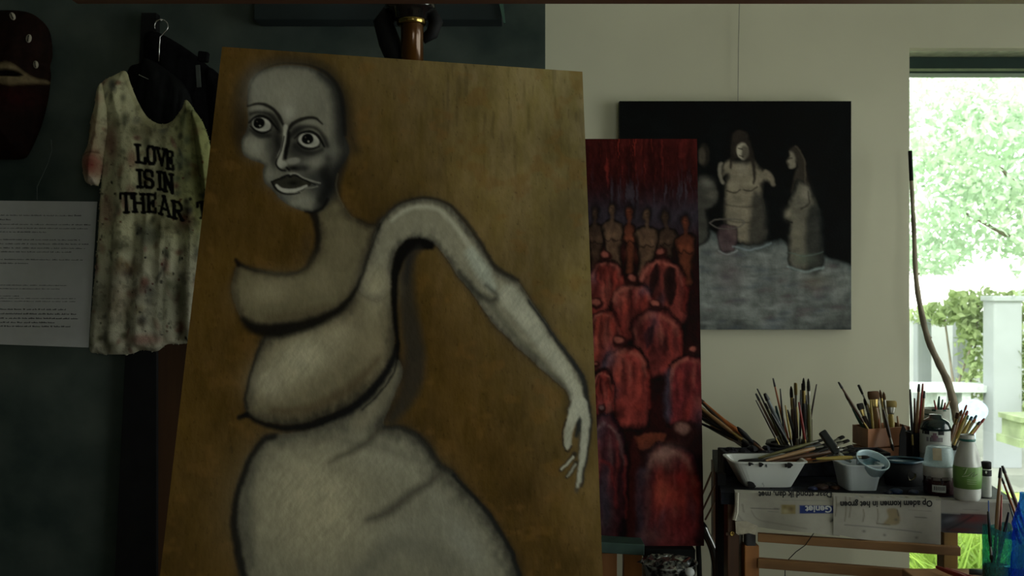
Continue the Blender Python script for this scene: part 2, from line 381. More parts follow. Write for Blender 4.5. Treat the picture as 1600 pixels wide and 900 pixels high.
p.stroke([(560,905),(600,860),(650,850),(700,880)], [30,26,24,30], (.20,.19,.15), .45, 16); p.stroke([(395,720),(385,760),(384,820),(392,880)], [14,20,20,18], (.17,.16,.125), .6, 12)
p.stroke([(540,690),(600,700),(650,720)], [10,16,10], (.19,.18,.14), .4, 10)
p.stroke([(688,738),(668,756),(645,770),(612,796),(575,812)], [9,12,12,16,10], (.13,.115,.09), .75, 8)
p.stroke([(686,728),(700,735),(712,742)], [9,7,4], (.04,.04,.035), .7, 5)
p.stroke([(594,668),(575,690),(548,705),(515,722)], [10,10,10,4], (.10,.085,.06), .6, 7)
p.stroke([(600,668),(622,668),(648,677),(669,700),(684,724)], [4,6,9,10,6], (.05,.048,.042), .75, 4)
p.stroke([(708,742),(732,768),(766,808),(796,856),(812,902)], [5,6,7,7,6], (.03,.032,.032), .85, 3)
p.stroke([(428,682),(412,688),(395,710),(380,742),(368,785),(367,830),(374,872),(384,905)], [10,9,8,9,10,12,12,10], (.035,.032,.028), .85, 4)
p.stroke([(560,660),(585,640),(606,610),(618,580)], [26,24,22,14], (.33,.29,.2), .6, 9)
# big breast
br = [(415,525),(440,515),(490,502),(530,485),(552,462),(565,432),(585,380),(600,345),(625,330),(640,350),(618,400),(610,450),(614,490),(617,525),(614,558),(590,600),(546,634),(494,656),(459,664),(415,660),(386,645),(385,620),(389,598),(400,556)]
p.fill(br, (.27,.225,.135), (.12,.10,.065), 26, tex=.16, halo=5, ec=(.05,.04,.03))
p.blob(470, 560, 55, 34, (.54,.49,.35), .85, -28); p.blob(420,600,30,26,(.48,.43,.31),.7); p.blob(530,525,32,24,(.46,.40,.27),.6,-30)
p.blob(590,450,20,55,(.44,.39,.26),.7,8); p.blob(585,545,22,36,(.36,.3,.19),.6)
p.stroke([(425,640),(470,642),(520,622),(560,595),(590,560)], [10,14,16,14,8], (.15,.10,.05), .6, 9)
p.stroke([(374,652),(386,648)], 8, DK, .95, 3)
p.stroke([(386,648),(415,664),(459,669),(500,660),(548,638),(588,603),(612,566),(620,540)], [5,7,11,13,13,13,10,5], (.022,.022,.024), .93, 4)
p.stroke([(565,640),(590,618),(612,590),(622,560)], [2,3,3,2], (.02,.02,.02), .8, 2)
p.stroke([(386,640),(384,620),(389,595),(400,556),(415,528)], [4,4,4,4,4], (.05,.045,.035), .8, 3)
p.stroke([(380,500),(400,513),(430,517),(470,509),(510,495),(540,476),(556,450)], [8,18,24,20,15,9,4], (.028,.023,.017), .93, 6)
p.stroke([(420,498),(470,492),(510,478)], [14,14,10], (.17,.13,.07), .5, 8)
# the arched arm
arm = [(589,356),(602,337),(625,319),(659,310),(689,315),(715,334),(737,364),(756,390),(775,420),(809,439),(827,465),(865,521),(895,562),(912,592),(918,626),(922,653),(906,662),(887,646),(891,626),(880,607),(839,570),(790,525),(760,491),(737,457),(715,431),(696,401),(677,381),(651,373),(629,382),(614,405),(610,450),(590,470),(560,450),(575,400)]
p.fill(arm, (.33,.305,.225), (.17,.155,.12), 13, tex=.2, halo=6, ec=(.07,.06,.05), seed=4)
p.blob(588,445,26,30,(.42,.37,.25),.9)
p.stroke([(600,400),(615,360),(650,338),(690,345),(725,390),(765,440)], [10,16,24,24,26,16], (.36,.33,.24), .6, 10)
p.stroke([(612,345),(640,326),(675,324),(700,340),(730,380),(757,425)], [5,6,7,7,8,6], (.50,.48,.38), .75, 4)
p.stroke([(735,395),(755,425),(770,450)], [16,24,12], (.44,.47,.41), .7, 7)
p.stroke([(718,425),(740,452),(765,470),(778,462),(760,445)], [6,10,10,6,4], (.07,.07,.055), .75, 6)
p.stroke([(795,460),(825,500),(860,550),(890,592),(905,625)], [30,28,22,18,18], (.50,.49,.40), .7, 7)
p.stroke([(770,478),(800,520),(845,565),(880,600)], [10,9,8,6], (.16,.15,.11), .55, 5)
p.stroke([(826,470),(866,526),(896,567),(912,596),(918,635),(922,660),(920,690),(914,725),(908,760)], [4,5,7,8,8,6,5,5,3], (.045,.05,.052), .85, 3)
p.stroke([(590,358),(603,338),(626,318),(660,309),(692,315),(718,334),(741,365),(760,394),(776,419),(808,437)], [5,4,3,3,4,5,6,6,8,5], (.06,.055,.045), .75, 3)
p.stroke([(594,350),(580,388),(566,430),(550,462),(528,482)], [3,4,5,6,5], (.035,.03,.022), .85, 3)
p.stroke([(672,383),(655,380),(640,384),(629,395),(620,415),(616,450),(617,490),(621,530),(622,560)], [14,19,20,18,14,11,9,7,5], (.014,.013,.013), .96, 3.5)
p.stroke([(655,388),(640,405),(634,440)], [12,12,8], (.06,.055,.05), .6, 5)
# the hand
HL = (.44,.43,.35)
p.stroke([(905,640),(913,665),(911,700),(908,735),(901,766)], [24,20,14,11,5], (.10,.10,.09), .8, 4)
p.stroke([(904,630),(895,652),(888,675),(887,696)], [20,17,14,12], HL, .95, 2.5)
p.stroke([(908,632),(915,656),(913,690),(909,722),(903,760)], [20,13,12,9,4], HL, .95, 2.5)
p.stroke([(905,658),(903,672),(901,682)], [4,8,5], (.05,.06,.06), .9, 3)
p.stroke([(884,655),(879,675),(880,694),(887,706),(893,698)], 2.5, (.06,.05,.04), .85, 1.5)
p.stroke([(898,710),(888,722),(876,734)], [8,7,6], (.05,.05,.045), .8, 3); p.stroke([(896,714),(887,724),(877,733)], [4,4,3], HL, .9, 1.5)
p.stroke([(900,724),(893,737),(885,746)], [8,7,5], (.06,.06,.05), .8, 3); p.stroke([(899,726),(892,738),(886,745)], [4,4,2], (.34,.33,.27), .9, 1.5)
# the head
p.fill(head, (.285,.27,.215), (.13,.125,.105), 9, tex=.12)
p.stroke([(386,165),(389,140),(400,118),(420,104),(447,99),(480,101),(503,110),(522,127),(533,152),(537,185),(539,210)], [2,2,2,2,2,3,5,6,7,7,6], (.03,.029,.027), .8, 2.5)
p.blob(440,145,46,34,(.37,.35,.285),.8); p.blob(450,176,12,14,(.50,.48,.42),.6); p.blob(402,140,16,30,(.33,.32,.28),.5)
p.stroke([(500,116),(520,135),(530,170),(532,215),(538,238),(524,272),(512,305),(498,322)], [10,16,20,20,16,22,22,14], (.045,.045,.045), .8, 9)
p.blob(512,270,16,40,(.03,.03,.03),.7,15); p.blob(492,276,14,20,(.06,.06,.058),.55)
p.stroke([(500,300),(470,262),(480,250)], [26,22,18], (.10,.10,.095), .55, 10)
p.blob(494,252,20,9,(.34,.33,.28),.7,-12); p.blob(515,235,12,18,(.25,.245,.21),.6,10)
p.blob(399,230,15,16,(.40,.385,.32),.75); p.blob(423,276,9,14,(.34,.33,.28),.6); p.blob(422,228,10,22,(.12,.115,.105),.7)
p.blob(474,314,20,9,(.34,.33,.27),.75,-5); p.blob(445,308,12,6,(.18,.185,.18),.6); p.blob(500,285,14,24,(.09,.09,.088),.6)
p.blob(434,222,10,32,(.035,.033,.03),.92,-8); p.blob(446,288,34,10,(.10,.1,.092),.5); p.blob(428,250,6,16,(.07,.068,.06),.7); p.blob(418,190,16,14,(.10,.095,.085),.75); p.blob(408,208,20,7,(.06,.058,.055),.8,10)
p.blob(462,232,16,20,(.06,.058,.055),.9); p.blob(480,238,24,9,(.09,.088,.08),.8,-4); p.blob(462,205,14,12,(.09,.085,.075),.8); p.blob(505,225,9,10,(.10,.098,.09),.7)
p.stroke([(392,178),(405,175),(420,178),(431,190),(436,205)], [5,7,7,8,7], (.035,.033,.03), .8, 3.5); p.stroke([(454,212),(464,203),(480,198),(496,202),(507,216),(512,228)], [8,8,6,6,7,5], (.04,.038,.035), .75, 3.5); p.stroke([(462,228),(472,236),(488,239),(503,234)], [8,8,7,5], (.05,.047,.043), .7, 3.5); p.stroke([(392,203),(405,212),(421,212)], [5,7,6], (.05,.047,.043), .7, 3)
p.blob(405,170,12,4,(.36,.345,.3),.6,5); p.blob(486,191,15,4,(.32,.31,.26),.75,4)
p.stroke([(512,250),(506,268),(512,290),(502,312)], [12,16,18,14], (.025,.025,.024), .75, 7); p.blob(488,257,22,8,(.33,.315,.26),.75,-14)
for (cx, cy, rx, ry, ix, iy) in ((408.5,194.5,15,10.5,404.5,192.5),(482.5,219,16.5,11,480.5,217)):
    p.disc(cx, cy, rx+2.5, ry+2.5, (.05,.045,.04), .9, .15, 14); p.disc(cx, cy, rx, ry, (.47,.45,.40), 1, .12, 14)
    p.disc(cx+7, cy+3, 6, 5, (.36,.35,.31), .7, .5)
    p.disc(ix, iy, 9.2, 8.6, (.012,.011,.011), 1, .15); p.disc(ix+1.5, iy+4, 1.7, 1.4, (.45,.42,.36), .8, .4); p.disc(ix-3, iy-2.5, 1.2, 1.2, (.2,.17,.14), .7, .4)
p.stroke([(389,192),(397,184),(407,181),(418,184),(427,194),(434,203)], [2,3,4,4,3.5,2], DK, .95, 1.4); p.stroke([(391,197),(400,205),(412,208),(423,203)], [2,3,3,1.5], DK, .9, 1.3)
p.stroke([(460,216),(469,208),(483,205),(495,210),(502,220),(507,229)], [2,3,4,4,4,2.5], DK, .95, 1.4); p.stroke([(465,223),(474,231),(486,233),(499,229)], [2,3,2.5,2], DK, .85, 1.3)
p.stroke([(387,166),(401,162),(415,164),(428,172),(437,184),(443,197)], [2.5,4,5,5,6,3], (.035,.03,.026), .92, 1.8)
p.stroke([(450,203),(457,194),(469,187.5),(483,184),(494,185.5),(504,194)], [5,6,6,5,4,2], (.035,.03,.026), .92, 1.8)
p.stroke([(446,198),(445,215),(442,232),(437,247),(438,258)], [7,5,6,8,9], (.47,.45,.39), .95, 2)
p.stroke([(451,207),(450,222),(447,236),(446,247)], [5,7,7,5], (.02,.018,.017), .93, 2.2)
p.disc(441,257,8.5,6,(.46,.44,.38),.9,.3); p.disc(458,252,11,5.5,(.35,.335,.29),.9,.35,-8)
p.stroke([(444,213),(439,236),(431,255),(438,265),(446,267)], [1.8,2,2.6,3.2,3], DK, .9, 1.3)
p.blob(459,263,15,5,(.02,.019,.018),.95); p.blob(476,262,10,6,(.06,.058,.054),.8)
p.stroke([(448,262),(452,266)], 3, DK, .9, 1.5)
p.fill([(425,284),(437,279),(449,274),(453,276),(459,273),(474,279),(486,287),(479,292),(468,299),(441,300),(430,293)], (.085,.078,.055), (.04,.037,.03), 4, soft=1)
p.blob(458,286,9,4,(.02,.019,.017),.8)
p.stroke([(432,290),(441,297),(456,298),(468,295),(479,290)], [4,6.5,6,5,3], (.50,.48,.43), .95, 1.5)
p.stroke([(450,272),(462,272),(476,279),(500,286)], [3,3,3,1.5], (.42,.40,.35), .8, 1.6)
p.stroke([(424,284),(437,278.5),(450,273),(453,276),(460,273.5),(474,280),(492,288)], [2,2.2,2.5,3,2.2,2.2,1.5], DK, .95, 1.1)
p.stroke([(424,284),(430,294),(442,302),(456,303.5),(468,301)], [2,3,3,2.5,1.5], DK, .92, 1.4)
p.stroke([(475,293),(486,293),(496,291)], 2, (.33,.32,.28), .7, 1.4)
p.stroke([(511,312),(503,325),(490,331),(478,331)], [5,5,4,3], DK, .85, 2.5)
p.stroke([(528,272),(525,290),(529,306),(537,322)], 2, (.3,.26,.17), .3, 2)
# fine hatching of the brush over the pale flesh
lum = p.C.mean(-1); ht = vnoise(PX+PY*.7, PY-PX*.5, 3, 16, 2, 21)-.5; ht2 = vnoise(PX-PY*.8, PY+PX*.4, 3, 14, 2, 22)-.5
mm = sst(.22, .36, lum)*sst(330, 420, PY)
p.C *= (1+mm*(.22*ht+.07*ht2+.25*(vnoise(PX, PY, 26, 26, 3, 71)-.5)))[..., None]
p.C = np.clip(deepen(p.C, .36, .5)*1.06, .003, 1)
ca = thing('large_canvas', 'large leaning canvas of a bald distorted figure with an arched arm on ochre', 'painting', tuple(TL-vv*ch))
grid_obj('painted_front', plane(U, V_, .0), p.C, M_paint, ca, smooth=False)
R_ = Matrix((uu, nn, vv)).transposed()
cc = TL+uu*cw/2-vv*ch/2
obj('canvas_edge', MB().box(cc-nn*.0115, (cw, .022, ch), R_), M_raw, ca)
st = MB()
for a_, b_ in ((.03, .03), (cw-.03, cw-.03)): st.beam(TL+uu*a_-nn*.031, TL+uu*a_-vv*ch-nn*.031, .045, .018, nn)
for q in (.03, ch/2, ch-.03): st.beam(TL-vv*q-nn*.031+uu*.05, TL-vv*q-nn*.031+uu*(cw-.05), .045, .018, nn)
obj('stretcher', st, M_oak, ca)
# its easel, hidden behind it apart from what the frame cuts off
BC = TL+uu*cw/2-vv*ch
ea = thing('studio_easel', 'wooden studio easel carrying the large ochre canvas', 'easel', (BC.x, BC.y+.3, 0))
obj('ledge', MB().beam(BC-uu*.3-nn*.03-vv*.022, BC+uu*.3-nn*.03-vv*.022, .04, .12, nn), M_oak, ea)
for s_ in (-.18, .18): obj('leg', MB().beam(TL+uu*(cw/2+s_*.5)-vv*.25-nn*.062, BC+uu*s_-nn*.062-vv*.5, .05, .03, nn), M_oak, ea)
q = TL+uu*cw/2-vv*.35-nn*.09
obj('leg', MB().beam(q, (q.x, q.y+.22, 0), .05, .03, nn), M_oak, ea, label='rear leg of the easel')

# ================================================================ THE RED CANVAS
def flat_canvas(name, label, x0, x1, yt, yb, Y0, Y1, paintfn, step, m, edgem=M_raw, thick=.022, tilt=0, group=None):
    """upright canvas; Y0 depth at top, Y1 depth at bottom"""
    a = P(x0, yt, Y0); b = P(x1, yt, Y0); c_ = P(x0, yb, Y1); d_ = P(x1, yb, Y1)
    nx = int((x1-x0)/step); ny = int((yb-yt)/step)
    s_, t_ = np.meshgrid(np.linspace(0, 1, nx), np.linspace(0, 1, ny))
    A, B, C_, D = map(np.array, (a, b, c_, d_)); D = C_+(B-A)
    G = A+(B-A)*s_[..., None]+(C_-A)*t_[..., None]
    X = 800+G[..., 0]/G[..., 1]*FP; Y = 450-(G[..., 2]-EYE)/G[..., 1]*FP
    pp = paintfn(X, Y)
    r = thing(name, label, 'painting', tuple(C_), group)
    grid_obj('painted_front', G, np.clip(pp.C, .003, 1), m, r, smooth=False)
    nx_ = Vector(B-A).normalized(); vz = Vector(A-C_).normalized(); ny_ = vz.cross(nx_).normalized()
    if ny_.y < 0: ny_ = -ny_
    Rm = Matrix((nx_, ny_, vz)).transposed()
    obj('canvas_edge', MB().box(Vector((A+D)/2)+ny_*(thick/2+.0008), (Vector(B-A).length, thick, Vector(A-C_).length), Rm), edgem, r)
    return r, a, b, Vector(C_), Vector(D)
def red(X, Y):
    X, Y = X+7*(vnoise(X, Y, 20, 24, 2, 91)-.5)+2*(vnoise(X, Y, 4, 5, 1, 92)-.5), Y+7*(vnoise(X, Y, 20, 24, 2, 93)-.5)+2*(vnoise(X, Y, 4, 5, 1, 94)-.5)
    q = Paint(X, Y, (.08,.012,.01))
    n = vnoise(X, Y, 5, 120, 3, 2); n_ = vnoise(X, Y, 30, 40, 3, 4)
    q.C = np.array((.085,.010,.009))*(.35+1.5*n*sst(360,200,Y)+.75*n_)[..., None]*np.ones(X.shape+(3,))
    st_ = sst(.62,.8,vnoise(X, Y, 3, 90, 2, 8))*sst(345,225,Y)*sst(1085,960,X); q.C += st_[..., None]*np.array((.20,.02,.012))
    b = np.exp(-((Y-338)/34)**2)*(.5+.7*n_); q.C = q.C*(1-b[..., None]*.75)+np.array((.07,.075,.11))*b[..., None]*.75
    spk = sst(.6,.75,vnoise(X, Y, 4, 50, 2, 12))*np.exp(-((Y-300)/28)**2); q.C = q.C*(1-.5*spk[..., None])+np.array((.10,.10,.14))*.5*spk[..., None]
    rr = np.random.default_rng(5)
    for (cx, cy, w_, c) in ((885,338,15,0),(908,332,16,0),(930,333,14,0),(984,331,10,2),(957,327,17,1),(1040,337,17,0),(1010,335,18,1),(1071,347,16,2)):
        sk = [(.10,.055,.035),(.16,.09,.055),(.19,.05,.025)][c]
        q.fill([(cx-w_,cy+38),(cx-w_*1.05,cy+26),(cx-6,cy+17),(cx+6,cy+17),(cx+w_*1.05,cy+26),(cx+w_,cy+45),(cx+w_*.7,cy+70),(cx+w_*.8,cy+98),(cx-w_*.8,cy+98),(cx-w_*.7,cy+66)], sk, (.02,.012,.01), 7, .92, 2)
        q.blob(cx-6, cy+41, 5, 5, tuple(v*1.5 for v in sk), .7); q.blob(cx+6, cy+41, 5, 5, tuple(v*1.5 for v in sk), .7); q.blob(cx, cy+66, 9, 9, tuple(v*1.3 for v in sk), .6)
        q.stroke([(cx-10,cy+47),(cx-5,cy+49),(cx-1,cy+45)], 1.6, (.025,.012,.01), .7, 1.2); q.stroke([(cx+1,cy+45),(cx+6,cy+49),(cx+10,cy+47)], 1.6, (.025,.012,.01), .7, 1.2)
        q.disc(cx, cy, 8, 13, (.02,.012,.012), .8, .5); q.stroke([(cx,cy+8),(cx,cy+20)], 6, sk, .8, 2); q.disc(cx-.5, cy+1, 4.8, 8.5, tuple(v*.95 for v in sk), .9, .6); q.blob(cx-1.5, cy-1, 2, 4, tuple(v*1.5 for v in sk), .7); q.stroke([(cx-2,cy-1),(cx+2,cy-1)], 1.2, (.02,.01,.01), .6, 1)
    def back(cx, top, hw, bot, hx, hy, hr, c=(.30,.045,.035), hi=(.42,.12,.09), dk=(.035,.008,.01), cool=0):
        H = bot-top
        J = lambda p_: [(a_+rr.uniform(-.09,.09)*hw, b_+rr.uniform(-.04,.04)*H) for a_, b_ in p_]
        q.fill(J([(cx-hw*.95,top+H*.42),(cx-hw*.8,top+H*.17),(cx-hw*.35,top+H*.02),(cx,top-2),(cx+hw*.4,top+H*.02),(cx+hw*.85,top+H*.18),(cx+hw,top+H*.45),(cx+hw*.95,top+H*.8),(cx+hw*.7,bot),(cx-hw*.7,bot),(cx-hw*.97,top+H*.8)]), c, dk, 13, .97, 2.2, halo=3, ec=(.01,.004,.004), tex=.25, seed=int(cx)%50)
        q.stroke([(cx-hw*.75,top+H*.3),(cx-hw*.5,top+H*.12),(cx-hw*.1,top+H*.06)], hw*.16, hi, .7, hw*.1)
        q.stroke([(cx+hw*.15,top+H*.08),(cx+hw*.55,top+H*.15),(cx+hw*.8,top+H*.36)], hw*.14, hi, .6, hw*.1)
        for k in range(11): q.blob(cx+rr.uniform(-.75,.75)*hw, top+H*rr.uniform(.15,.9), hw*rr.uniform(.12,.3), H*rr.uniform(.08,.24), [dk,hi,dk,(.42,.05,.035),(.12,.10,.15) if cool or k > 7 else (.10,.012,.015)][k%5], .5, rr.uniform(-20,20), 1.0)
        q.stroke([(cx-hw*.1,top+H*.15),(cx-hw*.05,top+H*.6)], hw*.1, dk, .5, hw*.1)
        q.stroke([(cx+hw*.86,top+H*.3),(cx+hw*.9,top+H*.75)], hw*.1, (.38,.04,.03), .6, hw*.1)
        if cool: q.stroke([(cx-hw*.82,top+H*.25),(cx-hw*.88,top+H*.55),(cx-hw*.82,top+H*.9)], hw*.25, (.11,.09,.14), .7, hw*.16)
        for k in range(9):
            xx = cx+hw*(-.7+1.4*k/8); y0_ = top+H*rr.uniform(.1,.3); y1_ = y0_+H*rr.uniform(.2,.5)
            q.stroke([(xx,y0_),(xx+rr.uniform(-3,3),(y0_+y1_)/2),(xx+rr.uniform(-3,3),y1_)], [1, hw*.16, 1], [hi,dk,(.45,.06,.04),dk,c][k%5], .42, 4)
        q.disc(hx, hy, hr*1.25, hr*1.2, (.07,.014,.014), .97, .3); q.disc(hx-hr*.2, hy-hr*.3, hr*.75, hr*.6, tuple(v*.95 for v in hi), .8, .5)
    back(890,430,34,520,890,424,7); back(947,404,30,500,947,398,7); back(1034,404,42,510,1034,396,8, (.27,.05,.04))
    q.fill([(1018,425),(1028,412),(1030,440),(1022,460),(1016,450)], (.03,.01,.012), None, a=.85, soft=3); q.fill([(1040,420),(1056,425),(1056,462),(1046,478),(1037,450)], (.035,.012,.012), None, a=.85, soft=3)
    back(989,443,38,530,990,436,7); back(895,500,36,600,895,494,8); back(943,484,30,585,932,474,7, (.36,.06,.04)); back(1025,486,44,590,1025,477,7, (.28,.045,.04))
    q.fill([(1007,520),(1020,508),(1022,530),(1010,545)], (.05,.02,.03), None, a=.8, soft=3)
    back(900,600,36,760,900,590,9); back(1064+14,556,40,664,1085,548,7, (.27,.035,.04), cool=1)
    back(978,540,41,668,967,533,8, (.33,.05,.04), cool=1); back(942,580,20,660,930,570,5, (.34,.045,.035))
    q.fill([(988,680),(1030,672),(1046,680),(1030,700),(1000,704)], (.26,.06,.03), (.05,.01,.01), 6, .9, 3)
    q.fill([(985,700),(1000,705),(996,850),(978,850)], (.13,.018,.015), None, a=.8, soft=5)
    back(948,650,32,860,940,640,6, (.16,.035,.045), (.26,.15,.15), (.035,.01,.02), 1)
    q.stroke([(940,720),(955,735),(962,790)], [5,6,4], (.30,.03,.03), .8, 3); q.blob(946,790,10,45,(.10,.09,.14),.7)
    back(1045,693,50,870,1070,674,15, (.24,.04,.045), (.34,.17,.14), (.05,.012,.02), 1)
    q.blob(1038,712,22,13,(.34,.20,.17),.75,-25); q.blob(1050,775,34,26,(.50,.05,.035),.8); q.blob(1035,770,13,20,(.58,.12,.08),.7); q.blob(1066,748,16,14,(.42,.03,.03),.8); q.blob(1065,820,26,24,(.33,.03,.035),.7)
    q.blob(1010,780,9,60,(.10,.04,.06),.6); q.blob(1015,838,22,12,(.25,.10,.10),.6)
    q.C *= (.7+.6*vnoise(X, Y, 5, 9, 3, 77))[..., None]; q.C = deepen(q.C, .17, .62); return q
rc, *_c = flat_canvas('red_canvas', 'tall narrow red canvas of crowded bowed backs beside the ochre canvas', 870, 1089, 217, 853, 2.86, 2.72, red, 1.6, M_paint2, mat('reddish canvas edge', (.30,.17,.17), .7))
# the small easel under it
LD = P(972, 851, 2.68)
e2 = thing('small_easel', 'orange pine easel with teal painted ledge under the red canvas', 'easel', (LD.x, 2.75, 0))
a = P(925, 849, 2.685); b = P(1004, 854, 2.685)
obj('ledge', MB().beam(a, b, .030, .075, Vector((0,1,0))), mat('teal painted wood', (.07,.14,.13), .6, var=.3, scale=20), e2, bevel=.002, label='teal painted ledge')
for x0_, x1_ in ((951, 951), (988, 988)):
    t = P(x0_, 862, 2.70); obj('leg', MB().beam(t, (t.x, 2.70, 0), .044 if x0_ < 970 else .052, .035), M_oak, e2, bevel=.002)
obj('ledge_bracket', MB().beam(P(1005, 862, 2.72), P(1084, 864, 2.72), .033, .05), M_black, e2, bevel=.002, label='black ledge')
t = P(1045, 868, 2.75); obj('leg', MB().beam((t.x-.09, 2.775, .62), (t.x-.09, 2.775, 0), .03, .02), M_oak, e2)
t = P(975, 862, 2.70); obj('crossbar', MB().beam((P(925,0,2.70).x, 2.735, .3), (P(1010,0,2.70).x, 2.735, .3), .05, .02), M_oak, e2)

# ================================================================ THE DARK PAINTING
def dark(X, Y):
    X, Y = X+3*(vnoise(X, Y, 9, 9, 2, 91)-.5), Y+3*(vnoise(X, Y, 9, 9, 2, 93)-.5)
    q = Paint(X, Y, (.01,.012,.013)); n = vnoise(X, Y, 40, 40, 3, 2)
    q.C *= (.5+1.0*n)[..., None]
    q.fill([(1060,372),(1090,366),(1107,357),(1146,383),(1180,380),(1203,378),(1220,374),(1237,387),(1285,400),(1340,418),(1340,525),(1060,525)], (.20,.215,.205), (.12,.14,.14), 22, .97, 4, smooth=False, tex=.25)
    q.C *= (1-.35*sst(440,520,Y)*sst(.3,.7,vnoise(X, Y, 60, 12, 3, 6)))[..., None]
    rr = np.random.default_rng(8)
    for k in range(90):
        x = rr.uniform(1090,1325); y = rr.uniform(392,512)
        q.blob(x, y, rr.uniform(6,18), rr.uniform(2,5), [(.11,.12,.12),(.28,.30,.29),(.15,.11,.12),(.10,.12,.15)][k%4], .5, rr.uniform(-8,8))
    sk = (.24,.205,.15)
    # centre figure
    q.fill([(1141,214),(1148,204),(1162,202),(1172,212),(1176,240),(1180,270),(1172,285),(1168,250),(1150,250),(1143,262),(1141,235)], (.06,.045,.035), (.02,.016,.014), 5, .95, 2)
    q.fill([(1148,250),(1165,252),(1177,248),(1190,262),(1205,268),(1211,283),(1205,288),(1196,284),(1192,302),(1196,322),(1198,374),(1164,382),(1133,362),(1131,318),(1133,290),(1135,274),(1128,280),(1126,266),(1132,252),(1142,247)], sk, (.05,.045,.035), 8, .97, 2, tex=.25)
    q.fill([(1178,300),(1197,318),(1199,376),(1170,381),(1172,340)], (.045,.045,.042), None, a=.75, soft=6)
    q.blob(1145,290,9,9,(.30,.26,.19),.7); q.blob(1172,287,10,8,(.32,.28,.2),.7); q.blob(1150,330,13,20,(.27,.235,.175),.6); q.blob(1160,262,9,9,(.33,.29,.22),.7)
    q.stroke([(1136,298),(1146,302),(1156,296)], 2, (.05,.04,.03), .8, 1.5); q.stroke([(1162,296),(1173,298),(1183,292)], 2, (.05,.04,.03), .8, 1.5)
    q.stroke([(1134,320),(1160,324),(1185,320)], 2.5, (.08,.065,.05), .6, 2); q.stroke([(1135,343),(1160,348),(1180,344)], 2, (.09,.075,.055), .6, 2)
    q.disc(1160,236,9,13,(.36,.32,.25),.97,.2,-12); q.disc(1164,238,7,11,(.10,.085,.065),.8,.4,-12); q.disc(1156,237,4,8,(.42,.38,.30),.8,.5); q.stroke([(1154,232),(1160,233)], 2, (.03,.025,.02), .9, 1); q.stroke([(1156,243),(1162,244)], 1.6, (.04,.02,.02), .8, 1)
    q.stroke([(1146,222),(1144,240),(1142,262)], [5,5,3], (.045,.035,.028), .9, 2); q.stroke([(1170,222),(1175,245),(1179,270),(1178,286)], [5,6,5,3], (.05,.038,.03), .9, 2)
    q.stroke([(1126,256),(1124,272),(1129,285)], 6, (.26,.23,.18), .8, 2); q.stroke([(1196,268),(1205,276),(1208,288)], 6, (.24,.2,.15), .8, 2)
    # right figure
    q.fill([(1232,242),(1234,230),(1244,226),(1254,236),(1262,258),(1266,290),(1262,305),(1252,295),(1246,285),(1240,300),(1234,302),(1238,280),(1243,262),(1240,248)], (.075,.06,.045), (.02,.017,.014), 5, .95, 2)
    q.fill([(1246,281),(1256,284),(1268,296),(1281,326),(1283,360),(1286,417),(1260,423),(1233,417),(1231,372),(1233,348),(1225,340),(1226,330),(1233,312),(1240,294)], (.17,.155,.12), (.045,.045,.038), 9, .97, 2, tex=.25)
    q.fill([(1262,330),(1283,330),(1286,416),(1262,420)], (.035,.04,.04), None, a=.75, soft=6)
    q.blob(1231,335,6,8,(.30,.265,.2),.7); q.blob(1258,304,8,12,(.27,.24,.19),.7); q.blob(1243,370,8,22,(.21,.19,.14),.6); q.blob(1256,405,16,9,(.14,.17,.13),.7)
    q.stroke([(1229,345),(1238,348)], 2, (.03,.028,.022), .8, 1.5); q.stroke([(1262,300),(1264,318),(1252,326)], 2, (.04,.036,.03), .8, 2)
    q.fill([(1233,236),(1240,236),(1245,246),(1243,262),(1234,264),(1230,258),(1227,252),(1231,246)], (.25,.22,.17), (.1,.085,.065), 4, .97, 1.2)
    q.stroke([(1232,248),(1237,247)], 1.6, (.03,.025,.02), .8, 1); q.stroke([(1243,228),(1254,242),(1259,268),(1258,288)], 2, (.15,.12,.09), .7, 1.5)
    # left figure, half hidden
    q.fill([(1084,285),(1100,272),(1112,280),(1124,296),(1122,318),(1106,330),(1110,350),(1106,376),(1080,380)], (.10,.095,.08), (.025,.025,.022), 8, .9, 3); q.blob(1106,286,9,8,(.22,.21,.18),.6); q.blob(1112,306,8,7,(.16,.15,.12),.6)
    q.disc(1100,242,9,18,(.05,.04,.03),.9,.25); q.disc(1097,244,6,12,(.13,.105,.08),.8,.4)
    # glass and rings of reflection
    q.fill([(1122,354),(1151,354),(1149,388),(1138,394),(1125,390)], (.14,.085,.095), (.06,.04,.045), 5, .85, 2)
    for a_ in range(2): q.stroke([(1109,348),(1122,356),(1142,358),(1160,352),(1162,346),(1148,342),(1124,342),(1109,348)], 2, (.22,.19,.17) if a_ else (.03,.03,.03), .6, 1.4-a_*.4)
    q.stroke([(1123,392),(1137,397),(1152,392)], 2.5, (.30,.32,.33), .7, 1.5); q.stroke([(1145,385),(1175,390),(1205,380)], 2.5, (.25,.3,.33), .7, 2); q.stroke([(1231,416),(1258,424),(1287,418)], 3.5, (.27,.33,.33), .8, 2); q.stroke([(1232,394),(1258,400),(1286,394)], 1.8, (.14,.2,.18), .6, 1.4)
    q.blob(1140,430,22,26,(.17,.13,.14),.55); q.blob(1240,440,8,22,(.11,.12,.12),.6); q.blob(1275,440,22,12,(.19,.165,.12),.5)
    q.C *= (.8+.4*vnoise(X, Y, 14, 7, 3, 33))[..., None]; q.C = deepen(q.C, .21, .5)*1.15; return q
dp, a, b, c_, d_ = flat_canvas('dark_canvas', 'square dark canvas of three pale women at a table, hung on the white wall', 968, 1330, 158, 515, 3.165, 3.165, dark, 1.5, M_paint2, mat('dark canvas edge', (.02,.02,.022), .7), .03)
obj('hanging_wire', MB().tube([P(1156,-20,3.185), P(1154,60,3.185), P(1153,160,3.185)], .0012, 5), mat('dull wire', (.25,.24,.2), .5), dp)

